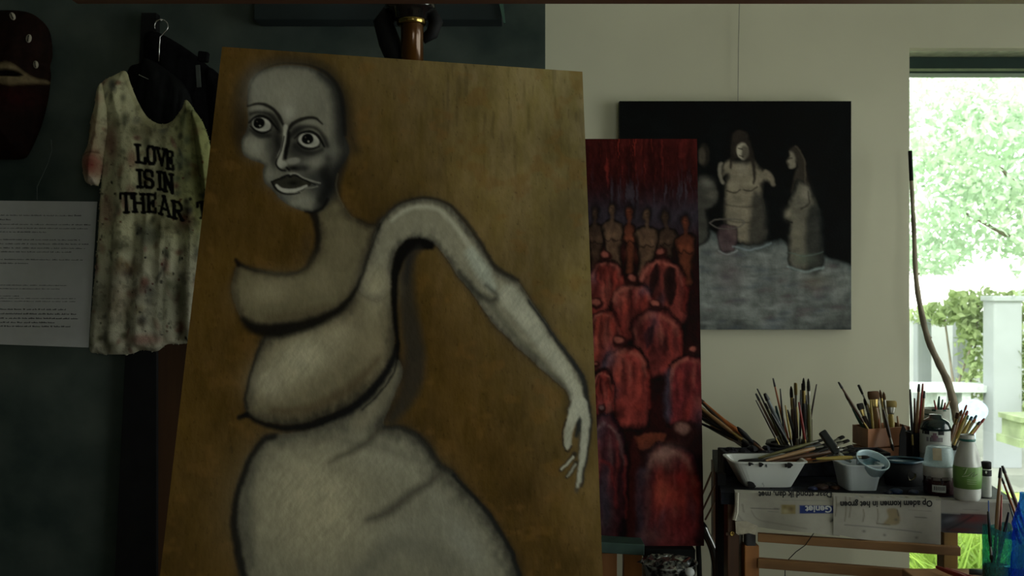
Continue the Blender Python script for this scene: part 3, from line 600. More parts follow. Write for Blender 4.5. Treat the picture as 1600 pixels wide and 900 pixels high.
# ================================================================ LEFT WALL THINGS
def clipped(outline, Yd, step, zfun, paintfn, name, m, parent=None, thick=.0025, label=None):
    """cloth or carved sheet cut to an outline given in photo pixels, standing at depth Yd, relief zfun(x,y) towards the viewer"""
    o_ = spl(outline, True, 5); x0, y0 = o_.min(0)-step*1.5; x1, y1 = o_.max(0)+step*1.5
    X, Y = np.meshgrid(np.arange(x0, x1, step), np.arange(y0, y1, step))
    tmp = Paint(X, Y, (0,0,0)); idx, d, _, _ = tmp.sdf(outline, 1e4); D = np.zeros(X.shape); D[idx] = d
    # pull the outer ring onto the outline
    near = (D < 0)&(D > -step*1.6); q = np.vstack([o_, o_[:1]])
    xs, ys = X[near], Y[near]; best = np.full(xs.shape, 1e9); bx, by = xs.copy(), ys.copy()
    for i in range(len(q)-1):
        ax, ay = q[i]; dx, dy = q[i+1]-q[i]; L = dx*dx+dy*dy+1e-9
        t = np.clip(((xs-ax)*dx+(ys-ay)*dy)/L, 0, 1); px_, py_ = ax+t*dx, ay+t*dy; dd = np.hypot(xs-px_, ys-py_); mk = dd < best
        best[mk] = dd[mk]; bx[mk] = px_[mk]; by[mk] = py_[mk]
    X2, Y2 = X.copy(), Y.copy(); X2[near] = bx; Y2[near] = by
    keep = (D >= 0)|near
    pt = paintfn(X2, Y2); dep = Yd-zfun(X2, Y2, np.maximum(D, 0))
    G = np.stack([(X2-800)/FP*Yd, dep, EYE-(Y2-450)/FP*Yd], -1)
    o = grid_obj(name, G, pt.C, m, parent, keep=keep, label=label)
    if thick:
        s_ = o.modifiers.new('thickness', 'SOLIDIFY'); s_.thickness = thick; s_.offset = 1 if False else -1
    return o
# black upright post and brown door behind the coats
pst = MB().prism([P(221,20,WT-.03), P(244,20,WT-.03), P(244,930,WT-.03), P(178,930,WT-.03)][::-1], .03)
struct('trim_2', pst, M_black)
struct('door_1', MB().prism([P(240,430,WT-.012), P(420,430,WT-.012), P(420,1150,WT-.012), P(240,1150,WT-.012)][::-1], .012), M_door)
# dark box standing in for an underside shadow high on the teal wall
cb = thing('shade_box', 'dark teal box standing in for an underside shadow high on the teal wall', 'shade box', tuple(P(400,38,2.88)))
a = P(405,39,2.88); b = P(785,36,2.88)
obj('body', MB().box(((a.x+b.x)/2, 2.86, a.z+.16), (b.x-a.x, .075, .32)), mat('dark teal shade paint', (.012,.022,.024), .8, var=.4, scale=6), cb, bevel=.002)
obj('glass_edge', MB().prism([P(779,2,2.81), P(786,2,2.81), P(790,36,2.81), P(787,36,2.81)][::-1], .006), glassmat('green glass edge', (.1,.2,.16), .6), cb)
# amber turned post with black collar
ap = P(641, 60, 2.55); ax_, ay_ = ap.x, ap.y
po = thing('hanging_lamp', 'hanging brown glazed lamp tube with black and brass collar above the large canvas', 'lamp', (ax_, ay_, P(0,120,2.55).z))
zz = lambda y: P(0, y, 2.55).z
M_amber = mat('amber glazed tube', (.09,.035,.006), .2, var=.6, scale=10, stretch=(1,1,.05), coat=.3, metal=.3)
obj('tube', MB().lathe([(0,zz(130)),(.030,zz(130)),(.030,zz(40)),(.031,zz(30)),(.034,zz(24))], (ax_+.005, ay_, 0)), M_amber, po, smooth=True)
obj('collar', MB().lathe([(.036,zz(33)),(.045,zz(31)),(.047,zz(22)),(.062,zz(18)),(.068,zz(14)),(.068,zz(8)),(.055,zz(2)),(.05,zz(-30)),(0,zz(-30))], (ax_, ay_, 0)), mat('black lacquer', (.008,.007,.007), .15, coat=.8), po, smooth=True)
obj('brass_ring', MB().lathe([(.035,zz(40)),(.0385,zz(38)),(.0385,zz(28)),(.035,zz(26))], (ax_+.003, ay_, 0)), M_brass, po, smooth=True)
obj('side_arm', MB().tube([(ax_-.05, ay_+.02, zz(10)), (ax_-.075, ay_+.03, zz(30)), (ax_-.06, ay_+.04, zz(60)), (ax_-.035, ay_+.04, zz(100)), (ax_-.03, ay_+.04, zz(120))], [.02,.028,.03,.026,.02], 12), M_black, po, smooth=True)
obj('side_arm', MB().tube([(ax_+.05, ay_+.02, zz(12)), (ax_+.066, ay_+.03, zz(30)), (ax_+.055, ay_+.03, zz(48)), (ax_+.03, ay_+.03, zz(58))], [.016,.02,.018,.012], 12), M_black, po, smooth=True)
obj('rod', MB().tube([(ax_, ay_, zz(-30)), (ax_, ay_, ZT)], .008, 8), M_black, po)

# mask
def mz(x, y, D): 
    r = .055*np.sqrt(np.clip(D/48., 0, 1))
    nose = .03*np.exp(-((x-2)/9.)**2)*sst(95,190,y)*sst(215,185,y)
    brow = .012*np.exp(-((y-98-abs(x-5)*.1)/9.)**2)
    eye = .014*np.exp(-(((x-33)/34.)**2+((y-123)/15.)**2)**2)-.02*np.exp(-(((x-30)/20.)**2+((y-122)/4.5)**2)**2)
    return .012+r+nose+brow+eye
def mp_(X, Y):
    q = Paint(X, Y, (.016,.006,.004)); q.C *= (.4+vnoise(X, Y, 8, 30, 3, 3))[..., None]
    q.blob(40,158,34,16,(.035,.004,.004),.8); q.blob(10,175,20,40,(.014,.003,.003),.6)
    q.fill([(2,124),(12,112),(28,105),(42,109),(56,120),(68,127),(80,128),(81,134),(68,136),(50,139),(32,141),(16,137),(5,130)], (.24,.18,.10), (.12,.085,.045), 5, .97, 1.2)
    q.fill([(8,121),(20,117),(38,118),(54,125),(44,128),(26,128),(12,126)], (.006,.004,.004), None, soft=1)
    q.stroke([(-10,118),(2,124),(4,132)], 5, (.22,.15,.11), .8, 2)
    q.fill([(-40,118),(-20,105),(-4,120),(-14,138),(-30,139)], (.22,.165,.09), None, a=.9)
    q.blob(2,215,16,6,(.005,.003,.003),.8); return q
mk = thing('carved_mask', 'dark carved wooden mask with a cream almond eye, high on the teal wall', 'mask', tuple(P(5,249,2.87)))
clipped([(5,18),(43,20),(66,32),(81,52),(85,87),(82,130),(75,173),(64,208),(49,240),(38,249),(5,250),(-28,249),(-39,240),(-54,208),(-65,173),(-72,130),(-75,87),(-71,52),(-56,32),(-33,20)], WT-.002, 2.0, mz, mp_, 'face', mat('carved dark wood', (1,1,1), .7, spec=.1, attr=True, var=.3, scale=60, bump=.4), mk, 0)
msh = MB().lathe([(0,.0),(.6,.05),(1,.3),(.9,.6),(.4,.85),(0,.9)], n=14).mesh('cowrie', smooth=True); msh.materials.append(mat('cowrie shell', (.42,.38,.30), .4))
sl = MB().box((0,0,0), (1,1,1)).mesh('slit'); sl.materials.append(M_black)
for (x, y, s_, r) in ((39,36,1,-25),(60,68,1.05,8),(71,108,.95,-8),(14,160,.75,60)):
    D_ = min(48, 85-abs(x-5)) if y < 150 else 48
    pz = P(x, y, WT); dd = float(mz(np.array(x), np.array(y), np.array(max(4, 80-abs(x-5)*1.0)))); c = bpy.data.objects.new('cowrie_shell', msh); C.objects.link(c); c.parent = mk
    c.location = Vector((pz.x, WT-.002-dd-.002, pz.z))-mk.location; c.rotation_euler = (PI/2, math.radians(r), 0); c.scale = (.0105*s_*.8, .0125*s_, .007)
    e = bpy.data.objects.new('shell_slit', sl); C.objects.link(e); e.parent = c; e.location = (0,0,.85); e.scale = (.28, 1.4, .3)
    e.matrix_parent_inverse = Matrix()
# info sheet
sh = thing('printed_sheet', 'white sheet of small printed text taped to the teal wall under the mask', 'paper', tuple(P(60,543,WT-.004)))
sp = [P(-170,312,WT-.004), P(152,315,WT-.004), P(138,543,WT-.004), P(-175,532,WT-.004)]
obj('sheet', MB().prism(sp[::-1], .0015), M_paperw, sh)
pr = MB(); rr = random.Random(3)
lines = [(335,-150,128,1),(342,-150,18,1.4),(349,-150,142,1),(355,-150,140,1),(361,-150,72,1),(373,-150,124,1),(379.5,-150,138,1),(386,-150,132,1),(392,-150,112,1),(404,-150,130,1),(410,-150,45,1),(444,-150,104,.8),(449.5,-150,94,.8),(461,-150,30,.7),(464.5,-150,118,.7),(469,-150,120,.7),(482,-150,104,1.3),(489,-150,120,1.3),(496,-150,122,1.3),(502.5,-150,86,1.3),(508.5,-150,110,1.3)]
for (y, xa, xb, hh) in lines:
    x = xa
    while x < xb:
        wl = rr.uniform(3, 13); x2 = min(x+wl, xb)
        if y < 340 and 95 < x < 122: hh2 = 1.5
        else: hh2 = hh
        k = (x+150)/300*2.6; yy = y+k*.8; q_ = x
        while q_ < x2-.8:                                     # letters as tiny marks
            h2 = hh2*rr.choice((.9,1.2,1.7)); w2 = rr.uniform(.9,1.5)
            pr.add([P(q_,yy+1,WT-.0046), P(q_+w2,yy+1,WT-.0046), P(q_+w2,yy+1-h2,WT-.0046), P(q_,yy+1-h2,WT-.0046)], [(0,1,2,3)]); q_ += w2+.5
        x = x2+1.6
obj('print', pr, mat('grey print', (.06,.06,.065), .8), sh, kind='stuff')
# hanging wire scrap on the wall below the mask
tag(obj('loose_string', MB().tube([P(80,218,WT-.004), P(81,236,WT-.006), P(75,255,WT-.004), P(66,275,WT-.006), P(58,292,WT-.004), P(58,312,WT-.003)], .0012, 5), mat('pale string', (.12,.15,.14), .8), loc=tuple(P(70,260,WT-.004))), 'pale thin string trailing down the teal wall below the mask', 'string')

# coats: dark folds under and beside the shirt
def fz(seed, amp, pillow=.03, sc=22):
    return lambda X, Y, D: pillow*np.sqrt(np.clip(D/45., 0, 1))+amp*(vnoise(X+.12*Y, Y, sc, sc*9, 3, seed)-.5)*sst(0, 14, D)
blk = lambda X, Y: Paint(X, Y, (.75,.75,.75))
M_fab2 = mat('black coat wool', (.007,.007,.0085), .95, attr=True, var=.4, scale=90, bump=.3, spec=.1)
ct = thing('black_coat', 'black coat on a wire hanger beneath the paint-stained shirt', 'coat', tuple(P(262,560,2.84)))
clipped([(224,60),(236,48),(262,58),(300,82),(330,108),(352,140),(362,300),(360,420),(250,430),(205,420),(196,300),(196,150),(202,106),(222,96)], 2.855, 3.5, fz(3, .02, .035), blk, 'coat_body', M_fab2, ct, .004)
clipped([(318,120),(345,118),(365,150),(372,300),(366,420),(330,420),(322,300)], 2.845, 3.5, fz(5, .02, .04), blk, 'sleeve', M_fab2, ct, .004)
clipped([(222,100),(232,92),(262,110),(290,135),(300,170),(276,196),(246,204),(226,192),(212,160)], 2.80, 3, fz(8, .012, .02, 12), blk, 'collar', mat('black leather', (.006,.007,.008), .6, spec=.15, attr=True, var=.4, scale=40, bump=.4), ct, .003)
hk = [P(252+10.5*math.sin(t), 41-10.5*math.cos(t), 2.80) for t in np.linspace(-2.0, 2.5, 16)]
hk += [P(250,58,2.80), P(249,74,2.80), P(248,96,2.80)]
obj('hanger_hook', MB().tube(hk, .0016, 7), M_metal, ct, smooth=True, label='thin steel hanger hook')
nl = MB().tube([P(252,31,2.79), P(252,31,2.90)], .003, 8); obj('nail', nl, M_metal, ct)
obj('epaulette_strap', MB().beam(P(309,102,2.80), P(311,136,2.79), .012, .004), mat('worn grey webbing', (.06,.07,.065), .7), ct, label='worn grey strap')
obj('toggle', MB().beam(P(310,88,2.81), P(326,90,2.81), .03, .02), M_fabric, ct, bevel=.004)
obj('zip', MB().tube([P(217,117,2.775), P(232,124,2.77)], .0012, 6), M_metal, ct)

# T-shirt
GL = {'L': [[(0,0),(.5,0)],[(.22,0),(.22,1)],[(0,1),(.95,1)],[(.92,1),(.92,.72)]], 'O': [[(.25,0),(.75,0),(.95,.2),(.95,.8),(.75,1),(.25,1),(.05,.8),(.05,.2),(.25,0)]],
 'V': [[(-.05,0),(.35,0)],[(.65,0),(1.05,0)],[(.12,0),(.5,1),(.88,0)]], 'E': [[(.18,0),(.18,1)],[(0,0),(.95,0),(.95,.22)],[(.18,.5),(.7,.5)],[(.7,.36),(.7,.64)],[(0,1),(.95,1),(.95,.78)]],
 'I': [[(.5,0),(.5,1)],[(.1,0),(.9,0)],[(.1,1),(.9,1)]], 'S': [[(.95,.3),(.95,.1),(.75,0),(.25,0),(.05,.15),(.05,.35),(.25,.48),(.75,.52),(.95,.68),(.95,.86),(.75,1),(.25,1),(.05,.88),(.05,.7)]],
 'N': [[(.12,0),(.12,1)],[(.12,0),(.88,1)],[(.88,0),(.88,1)],[(-.05,1),(.3,1)],[(-.05,0),(.2,0)],[(.7,0),(1.05,0)]], 'T': [[(.5,0),(.5,1)],[(0,.25),(0,0),(1,0),(1,.25)],[(.3,1),(.7,1)]],
 'H': [[(.15,0),(.15,1)],[(.85,0),(.85,1)],[(.15,.5),(.85,.5)],[(0,0),(.3,0)],[(.7,0),(1,0)],[(0,1),(.3,1)],[(.7,1),(1,1)]], 'A': [[(.08,1),(.5,0),(.92,1)],[(.25,.68),(.75,.68)],[(-.08,1),(.25,1)],[(.75,1),(1.08,1)],[(.35,0),(.55,0)]],
 'R': [[(.15,0),(.15,1)],[(0,0),(.7,0),(.92,.15),(.92,.38),(.7,.52),(.15,.52)],[(.5,.52),(.9,1)],[(0,1),(.35,1)],[(.8,1),(1.05,1)]]}
def tee(X, Y):
    q = Paint(X, Y, (.43,.41,.26)); n = vnoise(X, Y, 26, 40, 3, 4)
    g = sst(230, 320, X)[..., None]*(1-sst(330,430,Y)[..., None]); q.C = q.C*(1-g)+np.array((.30,.31,.13))*g
    lo = sst(330,460,Y)[..., None]; q.C = q.C*(1-lo)+np.array((.40,.38,.29))*lo
    q.C *= (.72+.55*n)[..., None]
    rr = np.random.default_rng(14)
    cols = [(.10,.10,.045),(.22,.06,.045),(.05,.05,.045),(.16,.19,.12),(.20,.14,.05),(.30,.13,.11),(.07,.08,.09)]
    for k in range(150):
        x = rr.uniform(140,330); y = rr.uniform(120,550)
        q.blob(x, y, rr.uniform(2,8), rr.uniform(3,12), cols[rr.integers(7)], rr.uniform(.3,.7), rr.uniform(-30,30), 1.6)
    for k in range(90):
        x = rr.uniform(145,325); y = rr.uniform(250,545); q.disc(x, y, rr.uniform(.8,2.6), rr.uniform(.8,3.2), [(.02,.02,.02),(.18,.03,.03),(.04,.05,.05)][k%3], .85, .4)
    for (x, y, a_, b_, c) in ((232,202,16,22,(.11,.085,.03)),(177,225,12,28,(.24,.07,.06)),(196,155,4,7,(.08,.09,.06)),(178,155,4,9,(.12,.12,.07)),(200,190,4,10,(.12,.14,.08)),(289,190,6,16,(.13,.16,.09)),(296,172,4,6,(.12,.12,.03)),(212,250,8,14,(.3,.1,.08)),(240,368,20,18,(.07,.09,.075)),(270,355,24,12,(.16,.14,.07)),(195,385,16,10,(.09,.09,.05)),(205,420,22,12,(.24,.15,.08)),(165,470,14,22,(.17,.19,.13)),(230,530,28,9,(.33,.13,.11)),(178,540,10,8,(.12,.11,.06)),(287,510,7,10,(.2,.03,.03)),(170,330,16,26,(.38,.22,.17)),(295,345,14,16,(.16,.05,.04)),(229,500,8,10,(.05,.05,.06)),(240,455,8,12,(.06,.07,.07)),(278,455,12,24,(.15,.16,.10)),(285,255,16,14,(.2,.23,.15)),(190,470,26,30,(.36,.29,.2)),(262,480,14,40,(.35,.35,.25))):
        q.blob(x, y, a_, b_, c, .62, 0, 1.2)
    # neckband
    q.stroke([(196,112),(212,150),(224,178),(236,193),(250,198),(266,194),(283,176),(291,157)], 10, (.36,.34,.19), .7, 1.5); q.stroke([(203,112),(219,150),(230,174),(240,187),(252,191),(264,188),(280,170),(286,157)], 1.6, (.2,.15,.08), .8, 1)
    ink = (.012,.012,.014)
    for ch_, x0, y0, x1, y1, sk_, hh in (('L',217,228,232,230,0,27),('O',235,231,247,232,1,26),('V',249,233,265,236,1,26),('E',265,238,275,240,0,27),
        ('I',218,267,228,268,0,26),('S',230,268,244,269,0,26),('I',250,270,259,271,0,27),('N',261,272,275,275,0,28),
        ('T',194,304,211,304,0,29),('H',212,304,231,305,0,28),('E',235,305,248,306,0,27),('A',254,306,271,311,1,29),('R',274,315,289,319,0,26),('T',312,318,326,316,0,24)):
        for stg in GL[ch_]:
            pts = [(x0+(x1-x0)*u_+ (v_*1.5), y0+(y1-y0)*u_+hh*v_) for u_, v_ in stg]
            q.stroke(pts, 5.6 if len(stg) == 2 and stg[0][1] != stg[1][1] else (4.6 if ch_ not in 'SO' else 5.4), ink, .98, .7, smooth=False)
    q.blob(296,328,8,9,(.03,.03,.03),.7)
    q.C *= (1-.5*sst(.62,.72,vnoise(X,Y,5,7,2,90))*.4)[..., None]
    q.C = deepen(q.C, .34, .55)
    return q
def teez(X, Y, D):
    f_ = vnoise(X+.04*Y, Y, 20, 260, 2, 11)-.5
    ridge = .010*np.sin((X+.03*Y)*.16+2.2*vnoise(X, Y, 60, 200, 2, 5))*sst(280,420,Y)
    return .028*np.sqrt(np.clip(D/35., 0, 1))+.022*f_*sst(0, 10, D)*(.3+.7*sst(180,400,Y))+ridge*.45*sst(0,12,D)+.004*(vnoise(X,Y,12,12,2,7)-.5)
tz = thing('paint_stained_shirt', 'cream paint-stained T-shirt lettered LOVE IS IN THE ART, hung on the black coat', 'shirt', tuple(P(230,553,2.78)))
clipped([(196,111),(178,118),(160,128),(154,150),(158,200),(161,250),(157,300),(151,400),(142,500),(140,546),(152,552),(175,554),(205,553),(222,547),(245,549),(262,538),(290,537),(320,530),(335,522),(338,420),(334,320),(328,240),(318,200),(304,172),(291,156),(284,170),(270,188),(256,194),(242,191),(228,180),(214,155),(204,130)], 2.765, 1.5, teez, tee, 'shirt_body', M_cloth, tz, .003)
def slp(X, Y):
    q = tee(X, Y); q.blob(146,258,19,28,(.17,.028,.024),.92,0,1.3); q.stroke([(132,262),(138,250),(150,248),(158,254)], 3, (.3,.12,.09), .6, 1.5); q.stroke([(131,244),(141,239),(158,240)], 2.5, (.03,.01,.01), .7, 1.5); q.blob(150,200,9,30,(.34,.17,.10),.5); q.blob(148,285,9,8,(.5,.42,.36),.7); q.blob(156,155,8,10,(.26,.10,.08),.5); return q
clipped([(160,130),(152,140),(148,165),(142,190),(138,225),(130,243),(129,262),(134,284),(146,289),(156,286),(163,240),(170,200),(168,160)], 2.755, 1.5, lambda X, Y, D: .03*np.sqrt(np.clip(D/18.,0,1))+.006*(vnoise(X,Y,9,14,2,3)-.5)-.004*np.exp(-((Y-238)/3.)**2), slp, 'sleeve', M_cloth, tz, .003)
clipped([(300,172),(316,190),(328,225),(336,280),(334,320),(322,332),(314,300),(308,250),(303,210)], 2.752, 1.8, lambda X, Y, D: .028*np.sqrt(np.clip(D/14.,0,1))+.006*(vnoise(X,Y,7,14,2,9)-.5), tee, 'sleeve', M_cloth, tz, .003)

# ================================================================ WORK TABLE
TZ = .827
FA = Vector((.535, 2.457, TZ)); FB = Vector((1.235, 2.335, TZ)); du = (FB-FA).normalized(); dv = Vector((-du.y, du.x, 0))   # dv into depth
def T(px, py, lift=0, Y=None):        # point on the table top seen at pixel (px,py), or at depth Y
    if Y is None: Y = (EYE-TZ-lift)*FP/(py-450)
    return Vector(((px-800)/FP*Y, Y, TZ+lift))
tb = thing('work_table', 'paint-blackened wooden work table with newspaper over its front edge', 'table', ((FA+FB)/2).to_tuple()[:2]+(0,))
bk = [FA+dv*.66, FB+dv*.72]
M_ttop = mat('paint-caked table top', (.008,.009,.012), .6, spec=.2, col2=(.022,.028,.045), var=.5, scale=22, bump=.5, thr=(.25,.5))
obj('tabletop', MB().add([FA-Vector((0,0,.03)), FB-Vector((0,0,.03)), bk[1]-Vector((0,0,.03)), bk[0]-Vector((0,0,.03)), FA, FB, bk[1], bk[0]], [(3,2,1,0),(4,5,6,7),(0,1,5,4),(1,2,6,5),(2,3,7,6),(3,0,4,7)]), M_ttop, tb)
pl = P(1143, 800, 2.475)
obj('leg', MB().beam((pl.x, 2.475, TZ-.03), (pl.x, 2.475, 0), .030, .045), M_dkwood, tb, bevel=.002, label='dark brown front leg')
pz = P(1156, 800, 2.49); obj('side_board', MB().beam((pz.x+.001, 2.49, TZ-.05), (pz.x+.001, 2.49, 0), .010, .02), mat('grey painted batten', (.3,.28,.24), .7), tb)
obj('leg', MB().beam((P(1126,0,2.56).x, 2.56, TZ+.03), (P(1126,0,2.56).x, 2.56, 0), .022, .03), M_black, tb, label='black upright at the left end')
p2 = P(1173.5, 850, 2.45)
obj('leg', MB().beam((p2.x, 2.46, P(0,851,2.45).z), (p2.x, 2.46, 0), .037, .04), M_oak, tb, bevel=.002, label='orange pine leg')
obj('leg_wrap', MB().beam((P(1172,0,2.45).x, 2.455, P(0,829,2.45).z), (P(1172,0,2.45).x, 2.455, P(0,853,2.45).z), .026, .03), mat('dark grey cloth', (.06,.06,.065), .9), tb, bevel=.004)
p3 = P(1483, 850, 2.34)
p3 = P(1483, 850, 2.40); obj('leg', MB().beam((p3.x, 2.41, TZ-.03), (p3.x, 2.41, 0), .036, .04), mat('ochre stained wood', (.30,.16,.035), .5, var=.4, scale=14, stretch=(1,1,.15)), tb, bevel=.002, label='brown leg in front of the window')
for y0, y1, ya in ((839, 861, 13), (879, 903, 15)):
    a = P(1184, y0, 2.44); b = P(1500, y1, 2.325); hh = ya/FP*2.4
    obj('rail', MB().beam(a, b, hh, .018, Vector((0,1,0))), M_oakH, tb, bevel=.0015)
obj('screw', MB().lathe([(0,-.002),(.0065,-.001),(.0065,.001),(.003,.002),(.0025,-.001),(0,-.001)], P(1144,834,2.448), 12, Matrix.Rotation(PI/2, 3, 'X')), M_brass, tb, smooth=True, label='bright brass screw')
obj('screw_plate', MB().box(P(1140,834,2.4515), (.018, .002, .008)), M_dkwood, tb)
for (x, Y) in ((.66, 3.08), (1.366, 3.0)): obj('leg', MB().beam((x, Y, TZ-.03), (x, Y, 0), .035, .035), M_dkwood, tb)
obj('dangling_wire', MB().tube([P(1276,826,2.41), P(1268,838,2.395), P(1258,852,2.40), P(1244,862,2.41), P(1234,872,2.42), P(1227,880,2.44), P(1226,920,2.44)], .0011, 5), M_black, tb)

# newspapers
def Npt(px, py, layer):               # a point on the hanging face: depth follows the table front
    X0 = FA; d = du; k = (px-800)/FP
    s_ = (k*(X0.y)-X0.x)/(d.x-k*d.y); return X0+d*s_
def paper(name, label, xa, xb, top, bot, layer, paint, depth=.022):
    nx = int((xb-xa)/1.6); ny = 56; nt_ = 10
    xs = np.linspace(xa, xb, nx); G = np.zeros((ny+nt_, nx, 3)); XX = np.zeros((ny+nt_, nx)); YY = XX.copy()
    for i, x in enumerate(xs):
        q0 = Npt(x, 0, layer); t_ = np.interp(x, *zip(*top)); b_ = np.interp(x, *zip(*bot))
        for j in range(nt_):          # part lying on the table
            f_ = 1-j/nt_; pt = q0+dv*(depth*f_)+Vector((0,0,.0012*layer+.0015)); G[j, i] = pt; XX[j, i] = x; YY[j, i] = t_-f_*40
        for j in range(ny):
            f_ = j/(ny-1); y = t_+(b_-t_)*f_
            Yd = q0.y-.004*layer-.004-.004*math.sin(x*.05+layer)*f_-.010*f_*f_*(.5+.5*math.sin(x*.021+1+layer*2))
            G[nt_+j, i] = P(x, y, Yd) if j else q0+Vector((0,-.002*layer-.002,.0005*layer)); XX[nt_+j, i] = x; YY[nt_+j, i] = y
    q = paint(XX, YY); r = thing(name, label, 'newspaper', tuple(P((xa+xb)/2, 800, 2.4)))
    o = grid_obj('sheet', G, q.C, M_news, r); return r, G, XX, YY
def surf(px, py, layer, off=.0018):
    q0 = Npt(px, 0, layer); return q0
def words(txt, x0, x1, ybase, ytop, layer, parent, m, name='headline', slope=0, bold=0.0, serif=True):
    """upside-down lettering: reads from the right (x1) to the left (x0); ybase is the top side in the photo"""
    cu = bpy.data.curves.new(name, 'FONT'); cu.body = txt; cu.size = 1; cu.offset = bold; cu.resolution_u = 3
    to = bpy.data.objects.new(name, cu); C.objects.link(to); bpy.context.view_layer.update()
    me = bpy.data.meshes.new_from_object(to.evaluated_get(bpy.context.evaluated_depsgraph_get())); bpy.data.objects.remove(to)
    n = len(me.vertices); co = np.zeros(n*3); me.vertices.foreach_get('co', co); co = co.reshape(-1, 3)
    w_ = co[:, 0].max(); out = np.zeros_like(co); r0 = root_loc(parent)
    for k in range(n):
        u_ = co[k, 0]/w_; px = x1-(x1-x0)*u_; py = ybase+(ytop-ybase)*(co[k, 1]/.7)+slope*(1-u_)*(x1-x0)
        q0 = Npt(px, 0, layer); out[k] = P(px, py, q0.y-.004*layer-.0058-.014*max(0, (py-775)/60)**2-.0005)-r0
    me.vertices.foreach_set('co', out.ravel()); me.update(); me.materials.clear(); me.materials.append(m)
    o = bpy.data.objects.new(name, me); C.objects.link(o); o.parent = parent; return o
def newsA(X, Y):
    q = Paint(X, Y, (.40,.385,.335)); q.C *= (.86+.25*vnoise(X, Y, 30, 30, 3, 2))[..., None]
    q.stroke([(1210,794.5),(1217,795),(1217,795)], 2, (.15,.15,.15), .5, 1)
    q.stroke([(1173,794),(1216,795.5)], 1.3, (.12,.12,.12), .8, .7); q.stroke([(1200,799),(1216,800)], 1, (.2,.2,.2), .6, .7)
    q.fill([(1221,788.5),(1243,789),(1243,803),(1221,803)], (.30,.25,.12), None, smooth=False, soft=.8); q.blob(1228,799,6,4,(.5,.45,.3),.7); q.blob(1236,795,5,4,(.12,.08,.05),.7); q.blob(1226,792,4,3,(.15,.12,.05),.6)
    q.fill([(1249,789.5),(1304,790),(1306,802),(1249,802.5)], (.028,.05,.20), None, smooth=False, soft=.8)
    q.stroke([(1160,788),(1162,800)], 2, (.12,.11,.1), .5, 1); q.stroke([(1221,781.5),(1300,782.5)], 1, (.25,.25,.24), .7, .7)
    q.stroke([(1174,798),(1185,812),(1215,818),(1260,826)], 1.6, (.22,.21,.18), .6, 1.4); q.stroke([(1150,800),(1162,815),(1178,820)], 2, (.2,.19,.17), .5, 1.5)
    q.blob(1301,812,5,4,(.06,.07,.07),.8); q.stroke([(1298,815),(1307,809)], 2, (.03,.03,.03), .9, 1)
    return q
def newsB(X, Y):
    q = Paint(X, Y, (.42,.405,.36)); q.C *= (.86+.25*vnoise(X, Y, 30, 30, 3, 5))[..., None]
    for (x, a_, b_) in ((1321,776,814),(1328,778,808),(1349,796,815),(1306,776,806),(1371,795,818)): q.stroke([(x,a_),(x+1,(a_+b_)/2),(x-1,b_)], 1.7, (.16,.14,.10), .7, 1)
    q.fill([(1386,796),(1402,796),(1405,818),(1382,820),(1380,818),(1388,808)], (.28,.22,.12), None, a=.85, soft=2)
    q.stroke([(1371,818),(1390,820)], 2, (.13,.12,.1), .7, 1); q.stroke([(1402,797),(1404,806)], 1.5, (.08,.08,.08), .8, 1)
    q.stroke([(1320,820),(1380,825),(1440,832)], 1.3, (.12,.13,.14), .75, .8); q.stroke([(1430,808),(1448,809)], 1.6, (.1,.1,.1), .7, .8); q.stroke([(1420,797),(1455,799)], 1, (.2,.2,.2), .5, .7)
    for (x, y) in ((1382,836),(1432,840),(1350,830),(1400,812)): q.blob(x, y, 2.5, 2, (.1,.1,.1), .7)
    for k in range(14): q.stroke([(1335+k*8, 774), (1340+k*8, 776.5)], 2.4, [(.25,.3,.33),(.1,.08,.06),(.45,.43,.38)][k%3], .6, 1.2)
    return q
def newsC(X, Y):
    q = Paint(X, Y, (.33,.32,.30)); q.C *= (.8+.35*vnoise(X, Y, 30, 20, 3, 8))[..., None]
    q.fill([(1470,801),(1543,804),(1543,836),(1470,832)], (.045,.05,.06), None, smooth=False, soft=1); q.blob(1520,810,24,8,(.15,.03,.028),.8); q.blob(1500,828,24,4,(.10,.02,.02),.7); q.blob(1484,812,12,4,(.13,.14,.17),.7,-15)
    q.stroke([(1480,828),(1500,818),(1520,806)], 3, (.02,.02,.025), .7, 2); q.stroke([(1505,796),(1530,797)], 1, (.15,.15,.15), .6, .7); q.stroke([(1470,801.5),(1500,803)], 1.4, (.3,.3,.3), .7, .8)
    return q
nC, *_ = paper('newspaper_right', 'newspaper page with a dark red photo hanging at the right end of the table', 1462, 1588, [(1462,779),(1510,782),(1588,786)], [(1462,828),(1475,832),(1543,835),(1588,845)], 1, newsC)
nC.name = 'newspaper'
nA, *_ = paper('newspaper', 'newspaper page with the blue Geniet box over the left table edge', 1148, 1312, [(1148,768),(1200,769),(1312,773)], [(1148,812),(1153,816),(1165,818),(1182,823),(1215,828),(1270,833),(1312,838)], 2, newsA)
nB, *_ = paper('newspaper', 'stained newspaper page headed Op adem komen in het groen, mid table edge', 1302, 1470, [(1302,773),(1390,777),(1470,781)], [(1302,834),(1340,842),(1400,848),(1460,854),(1470,854)], 3, newsB)
words('Daar stond ik dan, met', 1185, 1300, 768.2, 777.5, 2, nA, M_ink, slope=0, bold=.03)
words('Geniet', 1258, 1300, 790.8, 800.8, 2, nA, mat('white print', (.55,.57,.6), .8), name='box_title', bold=.03)
words('Op adem komen in het groen', 1313, 1457, 784, 793.5, 3, nB, M_ink, slope=-.012, bold=.034)
